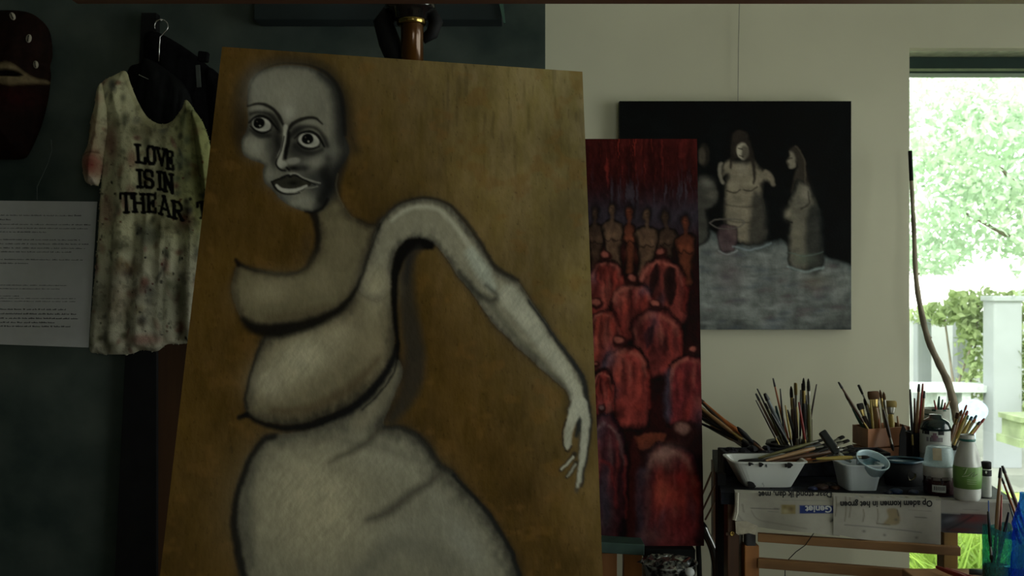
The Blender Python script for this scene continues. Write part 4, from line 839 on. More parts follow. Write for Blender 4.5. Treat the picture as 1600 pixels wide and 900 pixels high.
# torn bits at the left corner
tag(obj('torn_paper', MB().prism([P(1149,815,2.43), P(1150,833,2.43), P(1154,836,2.43), P(1170,833,2.428), P(1181,836,2.43), P(1184,822,2.43), P(1165,814,2.43)], .001), M_raw, loc=tuple(P(1165,825,2.43))), 'torn grey paper corner hanging under the newspaper at the left leg', 'paper')
tag(obj('torn_paper', MB().tube([P(1152,770,2.425), P(1151,785,2.42), P(1150,800,2.425), P(1147,813,2.42)], [.004,.005,.006,.005], 6), mat('curled cream paper', (.45,.42,.35), .8), loc=tuple(P(1150,790,2.42))), 'narrow curled paper strip at the left end of the newspaper', 'paper')

# ================================================================ BRUSHES
def unit(prof, n=10, flat=1):
    return MB().lathe(prof, n=n, sy=flat).mesh('brush_part', smooth=True)
ME_handle = unit([(0,0),(.6,.005),(.75,.1),(1,.45),(1.15,.75),(.95,.97),(.8,1)])      # z0: end, z1: ferrule side
ME_ferrule = unit([(.8,0),(.95,.3),(.95,.32),(1.0,.34),(1,1)]); ME_fer_flat = unit([(.8,0),(.95,.3),(1.3,1)], flat=.45)
ME_brist = unit([(1,0),(1.12,.3),(.9,.7),(.35,.95),(0,1)]); ME_bri_flat = unit([(1.3,0),(1.45,.4),(1.4,.85),(1.2,.97),(0,1)], flat=.45)
ME_dip = unit([(.05,0),(.62,.004),(.77,.1),(.9,.25),(1.0,.42)])
HC = {'black': (.012,.011,.012), 'red': (.30,.025,.02), 'orange': (.40,.12,.03), 'yellow': (.45,.33,.07), 'tan': (.35,.2,.09), 'green': (.02,.10,.07), 'blue': (.03,.09,.16), 'brown': (.10,.045,.02),
      'cream': (.42,.38,.26), 'grey': (.12,.14,.15), 'olive': (.16,.15,.05), 'pink': (.42,.10,.09), 'teal': (.05,.16,.17), 'dark brown': (.035,.018,.012)}
def hm(c): return mat(c+' lacquered brush wood', HC[c], .4, var=.35, scale=40, coat=.2)
M_fer = mat('dull nickel ferrule', (.35,.34,.30), .35, .9, var=.4, scale=60); M_ferb = mat('brass ferrule', (.45,.33,.12), .35, .9, var=.4, scale=60)
M_bri = {'dark': mat('dark bristle', (.015,.012,.01), .9, var=.4, scale=90), 'brown': mat('brown bristle', (.10,.045,.015), .9, var=.4, scale=90), 'yellow': mat('hog bristle', (.30,.22,.07), .9, var=.4, scale=90)}
def put(me, nm, root, z0, L, r, m, lab=None):
    o = bpy.data.objects.new(nm, me); C.objects.link(o); o.parent = root; o.location = (0,0,z0); o.scale = (r, r, L)
    if not me.materials: me.materials.append(None)
    o.material_slots[0].link = 'OBJECT'; o.material_slots[0].material = m
    if lab: o['label'] = lab
    return o
BR = []
def brush(bot, top, hand, label, group, w=4, up='handle', tip=None, br='dark', flat=False, fer=M_fer, headlen=None):
    """bot/top world points; w: width in photo pixels at the widest"""
    bot, top = Vector(bot), Vector(top); L = (top-bot).length; Y = (bot.y+top.y)/2; r = w/2/FP*Y
    e = thing('paintbrush', label, 'brush', bot, group); e.rotation_mode = 'QUATERNION'
    z = (top-bot) if up == 'bristle' else (bot-top)
    if up == 'handle': e.location = top                     # local z runs from the handle end to the bristles
    e.rotation_quaternion = z.to_track_quat('Z', 'Y')
    hl = L*(.68 if headlen is None else 1-headlen); fl = (L-hl)*.5
    put(ME_handle, 'handle', e, 0, hl, r, hm(hand)); 
    if tip: put(ME_dip, 'dipped_end', e, -.0005, hl*.38, r*1.08, hm(tip), tip+' dipped handle end')
    put(ME_fer_flat if flat else ME_ferrule, 'ferrule', e, hl, fl, r*.9*(1.4 if flat else 1), fer)
    put(ME_bri_flat if flat else ME_brist, 'bristles', e, hl+fl, L-hl-fl, r*(1.5 if flat else .9), M_bri[br])
    return e
ORD = ['leftmost','second','third','fourth','fifth','sixth','seventh','eighth','ninth','tenth','eleventh','twelfth','thirteenth','fourteenth','fifteenth','sixteenth','seventeenth','eighteenth','nineteenth','twentieth','twenty-first','twenty-second','twenty-third','twenty-fourth']
def bunch(rows, Yb, Yt, where, group, zmin=None):
    rows = sorted(rows, key=lambda r: r[2]); cnt = {}
    for r in rows:
        key = (r[4], r[6]); cnt[key] = cnt.get(key, 0)+1
    seen = {}
    for i, (xb, yb, xt, yt, hand, w_, up, tip, br, flat) in enumerate(rows):
        key = (hand, up); seen[key] = seen.get(key, 0)+1
        j = (i*7 % 5-2)*.012
        d = 'bristles up' if up == 'bristle' else 'handle up'
        lab = f'{hand} brush, {d}, {ORD[i]+" tip" if i == 0 else ORD[i]+" tip from the left"} {where}'
        brush(P(xb, yb, Yb+j), P(xt, yt, Yt+j), hand, lab, group, w_, up, tip, br, flat, M_ferb if i % 3 == 0 else M_fer)
h, b_ = 'handle', 'bristle'
# --- black pot in the middle left
pc = T(1238, 0, 0, 2.86)
bkt = thing('brush_pot', 'black paint-crusted pot full of upright brushes at the back of the table', 'pot', pc)
obj('body', MB().lathe([(0,TZ),(.062,TZ+.001),(.070,TZ+.03),(.073,TZ+.058),(.070,TZ+.058),(.066,TZ+.02),(0,TZ+.012)], (pc.x, pc.y, 0), 24, wob=.02), M_black, bkt, smooth=True)
obj('paint_crust', MB().lathe([(.070,TZ+.052),(.078,TZ+.055),(.079,TZ+.062),(.073,TZ+.065),(.066,TZ+.060)], (pc.x, pc.y, 0), 24, wob=.05), mat('dried grey paint', (.05,.055,.06), .5, var=.6, scale=40, bump=.6), bkt, smooth=True)
bunch([(1226,712,1181,625,'dark brown',3,h,None,'dark',0),(1234,712,1183,607,'black',3.5,h,None,'dark',0),(1230,712,1181,615,'brown',4,h,'black','dark',0),(1240,712,1195,615,'grey',7,h,'black','dark',0),
 (1236,714,1208,591,'orange',3.2,h,'black','dark',0),(1228,712,1219,607,'black',3,h,None,'dark',0),(1232,712,1196,630,'olive',4,h,'black','dark',0),(1238,712,1219,636,'red',3.5,h,None,'dark',0),(1240,712,1227,633,'yellow',3,h,None,'dark',0),
 (1242,716,1236,603,'brown',5.5,b_,None,'dark',0),(1246,716,1243,598,'yellow',5,b_,None,'yellow',1),(1250,716,1251,609,'black',3.2,h,None,'dark',0),(1256,714,1253,599,'black',3.5,h,None,'dark',0),(1258,716,1255.5,590,'black',5,b_,None,'dark',0),
 (1266,716,1263,591,'olive',5.5,b_,None,'dark',0),(1256,712,1276,600,'dark brown',3,h,None,'dark',0),(1268,714,1269,655,'cream',3.5,h,None,'dark',0),(1252,714,1230,640,'black',5,h,None,'dark',0),(1243,714,1205,646,'black',5,h,None,'dark',0),(1262,714,1248,628,'red',4,h,None,'dark',0),(1266,714,1259,617,'black',5,h,None,'dark',0),(1248,714,1240,622,'dark brown',5,h,None,'dark',0),(1232,714,1212,634,'teal',5,h,None,'dark',0)], 2.86, 2.86, 'in the black pot', 'brushes in the black pot')
# --- bundle leaning left
hx = thing('brush_tray', 'low black tray at the left end of the table holding slanting brushes', 'tray', T(1170,0,0,2.80))
q0 = T(1176,0,0,2.80)
obj('body', MB().lathe([(0,TZ),(.06,TZ),(.066,TZ+.045),(.062,TZ+.045),(.056,TZ+.006),(0,TZ+.006)], (q0.x, q0.y, 0), 20, wob=.03, sy=.8), M_black, hx, smooth=True)
bl_ = [('dark brown',1108,668),('black',1124,672),('brown',1104,652),('black',1090,650),('dark brown',1098,655),('brown',1118,664),('black',1096,662),('orange',1112,640),('dark brown',1084,616),('orange',1090,621),('red',1094,624),('orange',1098,629),('tan',1083,628),('brown',1085,634),('yellow',1092,634),('orange',1103,636),('brown',1086,641),('black',1104,643),('dark brown',1084,646),('cream',1098,645),('brown',1107,652),('dark brown',1104,658),('black',1112,656),('tan',1092,650)]
bunch([(1172+(i*5)%19, 700+(i*3)%9, x, y, c, 5 if i % 3 else 5.8, h, 'black' if i % 5 == 4 else None, 'dark', 0) for i, (c, x, y) in enumerate(bl_)], 2.80, 2.93, 'in the bundle slanting left', 'brushes slanting out of the tray')
# spoon
sp_ = thing('wooden_spoon', 'dark rounded wooden spoon lying over the tray at the left end', 'spoon', P(1190,700,2.74))
obj('bowl', MB().tube([P(1152,667,2.68), P(1156,672,2.68), P(1164,680,2.685), P(1172,688,2.69), P(1178,694,2.69)], [.002,.006,.008,.006,.003], 12), M_black, sp_, smooth=True)
obj('handle', MB().tube([P(1177,692,2.69), P(1202,712,2.70)], .004, 8), M_dkwood, sp_, smooth=True)

# --- white rectangular bowl with tools across it
def tray(name, label, x0t, x1t, x0b, x1b, yt, yb, Yf, dep, m, wall=.004):
    zt = P(0, yt, Yf).z; zb = TZ+.001; X = lambda x: (x-800)/FP*Yf
    cx, cy = (X(x0t)+X(x1t))/2, Yf+dep/2; wt, wb = X(x1t)-X(x0t), X(x1b)-X(x0b); n = 32
    def ring(w_, d_, z):
        out = []
        for k in range(n):
            a = 2*PI*(k+.5)/n; e = .28; cc, ss = math.cos(a), math.sin(a)
            out.append(Vector((cx+w_/2*math.copysign(abs(cc)**e, cc), cy+d_/2*math.copysign(abs(ss)**e, ss), z)))
        return out
    rings = [ring(wb, dep*.8, zb), ring(wt, dep, zt), ring(wt+.008, dep+.008, zt), ring(wt+.008, dep+.008, zt+.003), ring(wt-2*wall, dep-2*wall, zt+.003), ring(wb-2*wall, dep*.8-2*wall, zb+.005)]
    mb = MB(); vs = [v for r in rings for v in r]; fs = [tuple(range(n))[::-1], tuple(5*n+k for k in range(n))]
    for i in range(5):
        for k in range(n): fs.append((i*n+k, i*n+(k+1)%n, (i+1)*n+(k+1)%n, (i+1)*n+k))
    mb.add(vs, fs); r = thing(name, label, 'bowl', (cx, cy, zb)); obj('body', mb, m, r, bevel=0); return r, cx, cy, zt
M_enam = mat('spattered white enamel', (.62,.64,.62), .35, col2=(.02,.03,.03), scale=38, thr=(.30,.34))
bw, bx_, by_, bz_ = tray('enamel_bowl', 'white spattered rectangular bowl with brushes laid across, left on the table', 1146, 1263, 1170, 1244, 724, 765, 2.50, .13, M_enam)
bs = MB()
for (x, y, s_) in ((1189,726,.005),(1173,757,.007),(1176,760,.006),(1234,727,.006),(1172,725,.004),(1205,764,.003),(1229,727,.004)): bs.lathe([(0,.0012),(s_,.0006),(s_*1.1,0)], P(x, y, 2.4955 if y < 740 else 2.505), 9, Matrix.Rotation(PI/2, 3, 'X'), wob=.25, sx=1.3)
obj('paint_spots', bs, M_black, bw)
obj('dried_paint', MB().lathe([(0,bz_-.006),(.04,bz_-.004),(.075,bz_-.008),(.08,bz_-.02)], (bx_, by_, 0), 24, wob=.06, sy=.6), M_black, bw, smooth=True)
ly = [(1196,722,1296,694,'tan',6),(1205,724,1330,700,'brown',7),(1212,727,1316,708,'orange',6),(1170,724,1298,706,'black',6),(1226,727,1322,715,'tan',6),(1185,718,1290,686,'olive',5),(1160,722,1250,716,'grey',7),(1220,722,1318,690,'red',6),(1236,724,1334,704,'black',6)]
for i, (x0, y0, x1, y1, c, w_) in enumerate(ly):
    brush(P(x0, y0-2, 2.53+.012*i), P(x1, y1, 2.60+.012*i), c, f'{c} brush lying across the white bowl, {"front one" if i == 0 else ORD[i]+" counted from the front"} of the loose pile', 'brushes laid over the white bowl', w_, 'bristle', None, 'dark', i % 2 == 0, M_fer, .24)
for i, (x0, y0, x1, y1) in enumerate(((1262,712,1326,688),(1268,716,1332,697),(1270,720,1334,704),(1264,708,1318,682))):
    brush(P(x0, y0, 2.575+.01*i), P(x1, y1, 2.60+.01*i), 'black', ['second highest','third highest','lowest','highest'][i]+' of the black-ended brushes fanning out behind the scraper', 'black-ended brushes behind the scraper', 5, 'bristle', None, 'dark', True, M_fer, .3)
brush(P(1275,717,2.50), P(1359,714,2.49), 'yellow', 'yellow wood brush with black bristles reaching into the round cup', None, 6, 'bristle', None, 'dark', False, M_fer, .32)
# scraper with a thick black grip
sc = thing('paint_scraper', 'thick black-handled scraper with a steel blade leaning on the square tub', 'tool', P(1320,718,2.5))
obj('handle', MB().beam(P(1284,674,2.53), P(1308,708,2.505), .021, .018), mat('black rubber grip', (.012,.016,.02), .35, var=.3, coat=.3), sc, bevel=.004)
obj('blade', MB().tube([P(1308,707,2.505), P(1316,714,2.50), P(1330,722,2.49)], [.005,.006,.003], 8), M_metal, sc, smooth=True)
obj('rivet', MB().lathe([(0,-.003),(.003,-.002),(.004,0)], P(1309,699,2.49), 10, Matrix.Rotation(-PI/2, 3, 'X')), M_metal, sc)
# --- square tub with round cup
tub, tx, ty, tz_ = tray('square_tub', 'pale grey square plastic tub under the tilted round cup', 1320, 1382, 1330, 1377, 729, 768, 2.46, .11, mat('grey-white plastic', (.50,.55,.58), .35, var=.12, scale=20))
Rm = Matrix.Rotation(math.radians(27), 3, 'X') @ Matrix.Rotation(math.radians(8), 3, 'Y')
cc_ = P(1357, 737, 2.50)
cup = thing('round_cup', 'translucent blue-white round cup tilted inside the square tub', 'cup', cc_)
obj('wall', MB().lathe([(0,-.01),(.030,-.01),(.041,.035),(.043,.036),(.043,.0395),(.0405,.0395),(.0385,.034),(.028,-.007),(0,-.007)], cc_, 32, Rm), glassmat('pale blue plastic', (.50,.66,.74), .93), cup, smooth=True)
obj('paint_residue', MB().lathe([(0,.010),(.031,.011),(.0355,.024)], cc_, 24, Rm, wob=.03), mat('blue grey residue', (.12,.26,.33), .3, var=.6, scale=45), cup, smooth=True)
# --- black crusted crate filling the middle of the table
q0 = T(1236,0,0,2.70); q1 = T(1350,0,0,2.70); za_ = TZ+.001
cr_ = thing('black_crate', 'low black paint-crusted crate behind the white bowl and the square tub', 'crate', (P(1240,0,2.7).x, 2.70, TZ))
M_crust = mat('black paint crust', (.007,.007,.009), .65, col2=(.02,.022,.035), scale=40, bump=.8, thr=(.3,.6), spec=.25)
x0_, x1_ = P(1132,0,2.66).x, P(1392,0,2.66).x; hC = P(0,708,2.66).z-TZ
for nm, c, d in (('side_board', ((x0_+x1_)/2, 2.665, za_+hC/2), (x1_-x0_, .012, hC)), ('side_board', ((x0_+x1_)/2, 2.745, za_+hC/2), (x1_-x0_, .012, hC)), ('end_board', (x0_+.006, 2.705, za_+hC/2), (.012, .07, hC)), ('end_board', (x1_-.006, 2.705, za_+hC/2), (.012, .07, hC)), ('bottom_board', ((x0_+x1_)/2, 2.705, za_+.006), (x1_-x0_-.024, .068, .01))):
    obj(nm, MB().box(c, d), M_crust, cr_, bevel=.002)
lump = MB(); r4 = random.Random(9)
for k in range(34): lump.lathe([(.012,-.004),(.011,.004),(.006,.009),(0,.010)], (r4.uniform(x0_+.02, x1_-.02), r4.uniform(2.685,2.725), za_+hC-.004+r4.uniform(-.012,.004)), 8, wob=.25, sx=r4.uniform(.8,1.8))
obj('caked_paint', lump, M_crust, cr_, kind='stuff')
# --- wooden box
bx = thing('brush_box', 'small slatted wooden box of upright brushes against the white wall', 'box', T(1375,0,0,2.88))
zt = P(0,667,2.85).z; c0 = T(1356,0,0,2.80); cr = T(1421,0,0,2.86); cl = T(1333,0,0,2.90); zb = TZ+.001
h1 = (zt-zb)
M_boxw = mat('red-brown box wood', (.34,.12,.035), .5, var=.5, scale=22, stretch=(1,1,.3)); 
crl = cr+(cl-c0)
for a_, b2 in ((c0, cr), (c0, cl), (cr, crl), (cl, crl)):
    for k, (f0, f1) in enumerate(((.0, .46), (.50, 1.0))):
        za, zb2 = zb+h1*f0, zb+h1*f1
        obj('slat', MB().beam((a_.x, a_.y, (za+zb2)/2), (b2.x, b2.y, (za+zb2)/2), .006, zb2-za, Vector((0,0,1)).cross((b2-a_).normalized())) if False else
            MB().prism([Vector((a_.x, a_.y, za)), Vector((b2.x, b2.y, za)), Vector((b2.x, b2.y, zb2)), Vector((a_.x, a_.y, zb2))], .006, Vector((0,1,0)) if a_ is c0 else Vector((0,-1,0))), M_boxw, bx, bevel=.001)
bunch([(1368,690,1310,597,'brown',4,h,'black','dark',0),(1362,694,1319,612,'green',4.5,b_,None,'dark',0),(1384,694,1341,601,'yellow',4,b_,None,'dark',1),(1364,694,1343,630,'dark brown',8,b_,None,'dark',1),
 (1366,694,1360,624,'yellow',4,h,None,'dark',0),(1374,694,1364,611,'tan',10,b_,None,'brown',1),(1378,694,1371,614,'olive',3.5,b_,None,'brown',0),(1388,694,1375,609,'cream',4.5,b_,None,'brown',0),(1389,694,1380.5,612,'cream',5,b_,None,'brown',0),
 (1394,694,1391,626,'yellow',9,b_,None,'yellow',1),(1408,694,1402,650,'tan',4,h,None,'dark',0),(1376,694,1371,636,'orange',4,h,None,'dark',0),(1370,694,1350,622,'grey',5,b_,None,'dark',0)], 2.87, 2.90, 'in the wooden box', 'brushes in the wooden box')
brush(P(1396,705,2.78), P(1380,640,2.82), 'dark brown', 'dark brush leaning against the front of the wooden box', None, 5, 'handle')
kn = thing('palette_knife', 'black pointed palette knife standing right of the wooden box', 'knife', P(1412,716,2.76))
obj('blade', MB().prism([P(1411,663,2.76), P(1418,676,2.76), P(1421,716,2.76), P(1405,716,2.76), P(1406,680,2.76)][::-1], .004), M_black, kn)
# --- dark palette box / heap behind, middle
hp = thing('paint_crusted_tin', 'black paint-crusted tin with a blue rim between tub and dark red jar', 'tin', T(1408,0,0,2.55))
q0 = T(1411,0,0,2.56)
obj('body', MB().lathe([(0,TZ),(.046,TZ),(.053,TZ+.03),(.054,TZ+.062),(.050,TZ+.062),(.047,TZ+.02),(0,TZ+.015)], (q0.x, q0.y, 0), 26, wob=.03, sy=.8), M_black, hp, smooth=True)
obj('rim', MB().lathe([(.051,TZ+.060),(.057,TZ+.063),(.055,TZ+.068),(.049,TZ+.065)], (q0.x, q0.y, 0), 26, wob=.05, sy=.8), mat('dark blue paint rim', (.03,.08,.12), .4, var=.5, scale=30), hp, smooth=True)
obj('ochre_drip', MB().lathe([(0,-.004),(.009,-.002),(.011,0)], (q0.x+.006, q0.y-.0425, TZ+.03), 12, Matrix.Rotation(PI/2,3,'X'), wob=.15), mat('dull ochre paint', (.12,.10,.04), .6), hp, smooth=True)
# lumps of dried paint on the table
for i, (x, Yd, r_, c) in enumerate(((1283,2.50,.016,(.05,.025,.02)),(1270,2.49,.010,(.03,.04,.11)),(1296,2.53,.014,(.02,.02,.022)),(1305,2.50,.010,(.08,.03,.015)),(1400,2.45,.014,(.03,.06,.14)),(1428,2.45,.010,(.06,.08,.14)),(1388,2.44,.009,(.02,.03,.06)))):
    q0 = T(x,0,0,Yd); tag(obj('dried_paint_lump', MB().lathe([(r_,0),(r_*.9,r_*.5),(r_*.4,r_*.8),(0,r_*.85)], q0, 12, wob=.18, sx=1.3), mat('paint lump %d' % i, c, .4, var=.5, scale=60, bump=.5), smooth=True, loc=tuple(q0)), f'{["brown","violet","black","rust","deep blue","pale blue","blue-black"][i]} dried paint lump on the table {"between bowl and tub" if x < 1320 else "in front of the crusted tin"}', 'paint')
# --- black vase with handles up
q0 = T(1432,0,0,2.66)
vs_ = thing('brush_vase', 'tall black vase of long brushes left of the black-capped jar', 'vase', q0)
obj('body', MB().lathe([(0,TZ),(.022,TZ),(.026,TZ+.03),(.026,TZ+.11),(.030,TZ+.125),(.026,TZ+.125),(.022,TZ+.02),(0,TZ+.01)], (q0.x, q0.y, 0), 20), M_black, vs_, smooth=True)
bunch([(1427,712,1422,608,'black',4,h,None,'dark',0),(1430,712,1429,622,'brown',4,h,None,'dark',0),(1430,714,1436,600,'tan',4.5,h,'black','dark',0),(1434,714,1442,599,'red',4.5,h,None,'dark',0),(1436,714,1444.5,611,'tan',4,h,'black','dark',0),(1432,712,1433,626,'cream',3.5,h,None,'dark',0)], 2.66, 2.66, 'in the black vase', 'brushes in the black vase')
# --- black-capped jar
M_lab = mat('paper label', (.50,.52,.50), .6, var=.08)
def jar(name, label, px, Yd, prof, mats, n=32):
    q0 = T(px,0,0,Yd); r = thing(name, label, 'jar' if 'jar' in label else 'bottle', q0)
    for nm, pr_, m_ in prof: obj(nm, MB().lathe([(a_, TZ+b2) for a_, b2 in pr_], (q0.x, q0.y, 0), n), m_, r, smooth=True)
    return r, q0
def hz(y, Yd): return P(0, y, Yd).z-TZ
Yd = 2.62; z1, z2, z3 = hz(701,Yd), hz(671,Yd), hz(650,Yd)
jr, q0 = jar('paint_jar', 'large round paint jar with black shoulders and white label, behind the upturned cup', 1461.5, Yd,
  [('body', [(0,.001),(.038,.001),(.0395,.01),(.0395,z2)], mat('white jar plastic', (.42,.46,.44), .35)), ('label', [(.0400,z1-.01),(.0403,z1-.009),(.0403,z2-.003),(.0400,z2-.002)], M_lab),
   ('cap', [(.0395,z2),(.0395,z2+.008),(.034,z2+.022),(.020,z2+.031),(.016,z2+.032),(.015,z3+.004),(0,z3+.005)], mat('black teal cap', (.008,.022,.024), .2, coat=.6, var=.3))], None)
def front_quads(parent, q0, R_, items, m, nm='print'):
    mb = MB()
    for (xa, ya, xb, yb) in items:
        for k in range(4):
            xs_ = [xa+(xb-xa)*k/4, xa+(xb-xa)*(k+1)/4]; vs = []
            for x in xs_:
                dx = (x-800)/FP*q0.y*(1-R_/q0.y) - q0.x*(1-0) ; dx = max(-R_*.98, min(R_*.98, (x-800)/FP*(q0.y-R_)-q0.x))
                yy = q0.y-math.sqrt(R_*R_-dx*dx)-.0006
                for y in (ya, yb): vs.append(((q0.x+dx), yy, P(0, y, q0.y-R_).z))
            mb.add(vs, [(0,2,3,1)])
    return obj(nm, mb, m, parent)
front_quads(jr, q0, .0403, [(1447,674,1455,680),(1466,674,1475,680)], M_ink)
front_quads(jr, q0, .0403, [(1452,684,1473,691)], mat('grey label print', (.22,.2,.22), .7), 'label_print')
front_quads(jr, q0, .0408, [(1459,677,1464,689),(1457,681,1466,685)], mat('mauve label motif', (.22,.12,.17), .7), 'label_motif')
# tub behind it with short brushes
Yd = 2.80; q0 = T(1462.5,0,0,Yd); wt = thing('white_pot', 'white pot with green dots behind the black-capped jar', 'pot', q0)
obj('body', MB().lathe([(0,TZ),(.036,TZ),(.0375,TZ+hz(638,Yd)),(.035,TZ+hz(638,Yd)),(.033,TZ+.01),(0,TZ+.008)], (q0.x,q0.y,0), 28), mat('cream white pot', (.45,.47,.42), .4), wt, smooth=True)
front_quads(wt, q0, .0378, [(1458,640,1463,643),(1474,640,1479,643),(1451,648,1458,650),(1466,648,1472,650)], mat('green dots', (.03,.09,.06), .6), 'dots')
bunch([(1466,655,1459.5,625,'red',3,h,None,'dark',0),(1465,655,1467.5,619,'green',4,h,None,'dark',0),(1468,655,1473,624,'green',3,h,None,'dark',0),(1470,655,1484,626,'tan',3,h,None,'dark',0),(1472,655,1477,629,'red',3.5,h,None,'dark',0)], 2.80, 2.80, 'in the dotted white pot', 'brushes in the white pot')
# upturned clear cup standing on the dark red jar
Yd = 2.44; zc0, zc1 = hz(727,Yd), hz(698,Yd)
jr2, q0 = jar('dark_red_jar', 'dark red glass jar with white lid band and barcode, at the front of the table', 1467.5, Yd,
  [('body', [(0,.001),(.035,.001),(.0375,.006),(.0375,hz(743,Yd))], mat('dark red jar', (.035,.010,.012), .25, coat=.3)), ('lid', [(.0375,hz(743,Yd)),(.0380,hz(743,Yd)+.001),(.0380,zc0-.003),(.036,zc0),(0,zc0)], mat('off-white lid', (.42,.40,.38), .45))], None)
front_quads(jr2, q0, .0377, [(1460,759,1478,770)], M_lab, 'label'); front_quads(jr2, q0, .0383, [(1462+k*2.2,761,1463+k*2.2,767) for k in range(7)], M_ink, 'barcode')
front_quads(jr2, q0, .0378, [(1450,746,1459,751),(1461,747,1470,752),(1472,746,1486,751)], mat('dull grey lettering', (.17,.15,.14), .7), 'lettering')
cp = thing('upturned_cup', 'clear pale blue plastic cup upside down on the dark red jar', 'cup', (q0.x, q0.y, TZ+zc0+.001))
zb_ = TZ+zc0+.001
obj('wall', MB().lathe([(.0395,zb_),(.0400,zb_+.003),(.037,zb_+.005),(.031,zb_+(zc1-zc0)-.003),(.028,zb_+(zc1-zc0)),(0,zb_+(zc1-zc0))], (q0.x,q0.y,0), 32), glassmat('clear blue plastic', (.55,.70,.74), .45), cp, smooth=True)
mb = MB().prism([P(1457,700,Yd-.036), P(1471,701,Yd-.036), P(1472,720,Yd-.0395), P(1458,719,Yd-.0395)][::-1], .0008); obj('sticker', mb, mat('beige sticker', (.45,.38,.26), .6), cp)
# white drink bottle
Yd = 2.36; q0 = T(1511.5,0,0,Yd); R0 = .0312
bt = thing('drink_bottle', 'open white plastic drink bottle with a green label at the table front', 'bottle', (q0.x, q0.y, TZ))
prof = [(0,.002),(R0*.85,.001),(R0*.98,.006),(R0,.02),(R0*.99,hz(762,Yd)),(R0*1.03,hz(745,Yd)),(R0*1.04,hz(730,Yd)),(R0*1.0,hz(722,Yd)),(R0*.9,hz(710,Yd)),(R0*.72,hz(701,Yd)),(.0185,hz(693,Yd)),(.0165,hz(688,Yd)),(.0168,hz(679,Yd)),(.0150,hz(678,Yd)),(.0145,hz(690,Yd))]
mb = MB(); n = 36; vs = []
for (r_, z_) in prof:
    for k in range(n):
        a = 2*PI*k/n; rr_ = r_
        if z_ < .012: rr_ *= 1+.05*math.cos(5*a)
        dent = math.exp(-((a-5.25)/.35)**2)*math.exp(-((z_-hz(716,Yd))/.018)**2); rr_ *= 1-.35*dent
        vs.append((q0.x+rr_*math.cos(a), q0.y+rr_*math.sin(a), TZ+z_))
fs = [(j*n+k, j*n+(k+1)%n, (j+1)*n+(k+1)%n, (j+1)*n+k) for j in range(len(prof)-1) for k in range(n)]
mb.add(vs, fs); o = obj('body', mb, mat('milky white plastic', (.50,.52,.50), .35, var=.06), bt, smooth=True)
s_ = o.modifiers.new('sub', 'SUBSURF'); s_.levels = 1; s_.render_levels = 1
obj('label', MB().lathe([(R0*1.005,TZ+hz(761,Yd)),(R0*1.05,TZ+hz(745,Yd)),(R0*1.06,TZ+hz(729,Yd)),(R0*1.03,TZ+hz(727,Yd))], (q0.x,q0.y,0), 36), mat('green label', (.10,.24,.045), .45, col2=(.16,.30,.09), scale=16), bt, smooth=True)
obj('neck_ring', MB().lathe([(.0172,TZ+hz(689,Yd)),(.0185,TZ+hz(688,Yd)),(.0185,TZ+hz(686,Yd)),(.0170,TZ+hz(685,Yd))], (q0.x,q0.y,0), 28), mat('teal ring', (.03,.16,.13), .4), bt, smooth=True)
sw = MB()
def onb(x, y, R_=R0*1.075):
    dx = max(-R_*.95, min(R_*.95, (x-800)/FP*(q0.y-R_)-q0.x)); return (q0.x+dx, q0.y-math.sqrt(R_*R_-dx*dx)-.0006, P(0, y, q0.y-R_).z)
sw.tube([onb(*t) for t in ((1507,734),(1512,732),(1509,741),(1506,746),(1513,744),(1519,738),(1517,745),(1523,738),(1521,746),(1528,741))], .0009, 5)
for k in range(3): sw.tube([onb(1512,750+k*3.2), onb(1526,750.5+k*3.2)], .0005, 4)
obj('label_script', sw, mat('pale script', (.45,.55,.38), .5), bt)
# small white bottle, black cap
Yd = 2.40
sb, q0 = jar('small_bottle', 'small white paint bottle with black cap right of the drink bottle', 1541, Yd,
 [('body', [(0,.001),(.0115,.001),(.0122,.004),(.0122,hz(733,Yd)),(.011,hz(731,Yd))], mat('white bottle plastic', (.55,.57,.54), .4)), ('cap', [(.0118,hz(732,Yd)),(.0118,hz(722,Yd)),(.009,hz(721,Yd)),(0,hz(721,Yd))], M_black),
  ('band', [(.0124,hz(743,Yd)),(.0125,hz(742.5,Yd)),(.0125,hz(734,Yd)),(.0123,hz(733.5,Yd))], M_ink)], None)
mb = MB(); c = P(1541,738,Yd-.0135); mb.prism([c+Vector((0,0,.004)), c+Vector((.0028,0,0)), c-Vector((0,0,.004)), c-Vector((.0028,0,0))][::-1], .0006); obj('diamond_mark', mb, M_lab, sb)
# beaker with the pencils on the right
q0 = T(1488,0,0,2.62)
bk_ = thing('pencil_cup', 'pale plastic cup of slanting coloured brushes behind the drink bottle', 'cup', q0)
obj('wall', MB().lathe([(0,TZ),(.026,TZ),(.034,TZ+.085),(.032,TZ+.085),(.024,TZ+.004),(0,TZ+.004)], (q0.x,q0.y,0), 28), mat('pale blue-white plastic', (.45,.52,.58), .35), bk_, smooth=True)
bunch([(1484,705,1510.5,633,'orange',3.5,h,'red','dark',0),(1482,702,1503,640,'tan',5,b_,None,'brown',0),(1486,706,1512,642,'yellow',4.5,h,'red','dark',0),(1488,706,1512.5,649,'cream',5,h,'green','dark',0),(1490,706,1519,651,'yellow',5,h,'blue','dark',0),(1492,706,1526,649,'tan',4,h,'blue','dark',0),
 (1491,706,1524,655,'cream',4.5,h,'orange','dark',0),(1494,708,1531,659,'yellow',4.5,h,'black','dark',0),(1496,708,1538,654,'pink',4,h,'red','dark',0),(1480,702,1497,645,'brown',5,b_,None,'brown',1)], 2.62, 2.62, 'in the pale plastic cup', 'brushes in the pale cup')
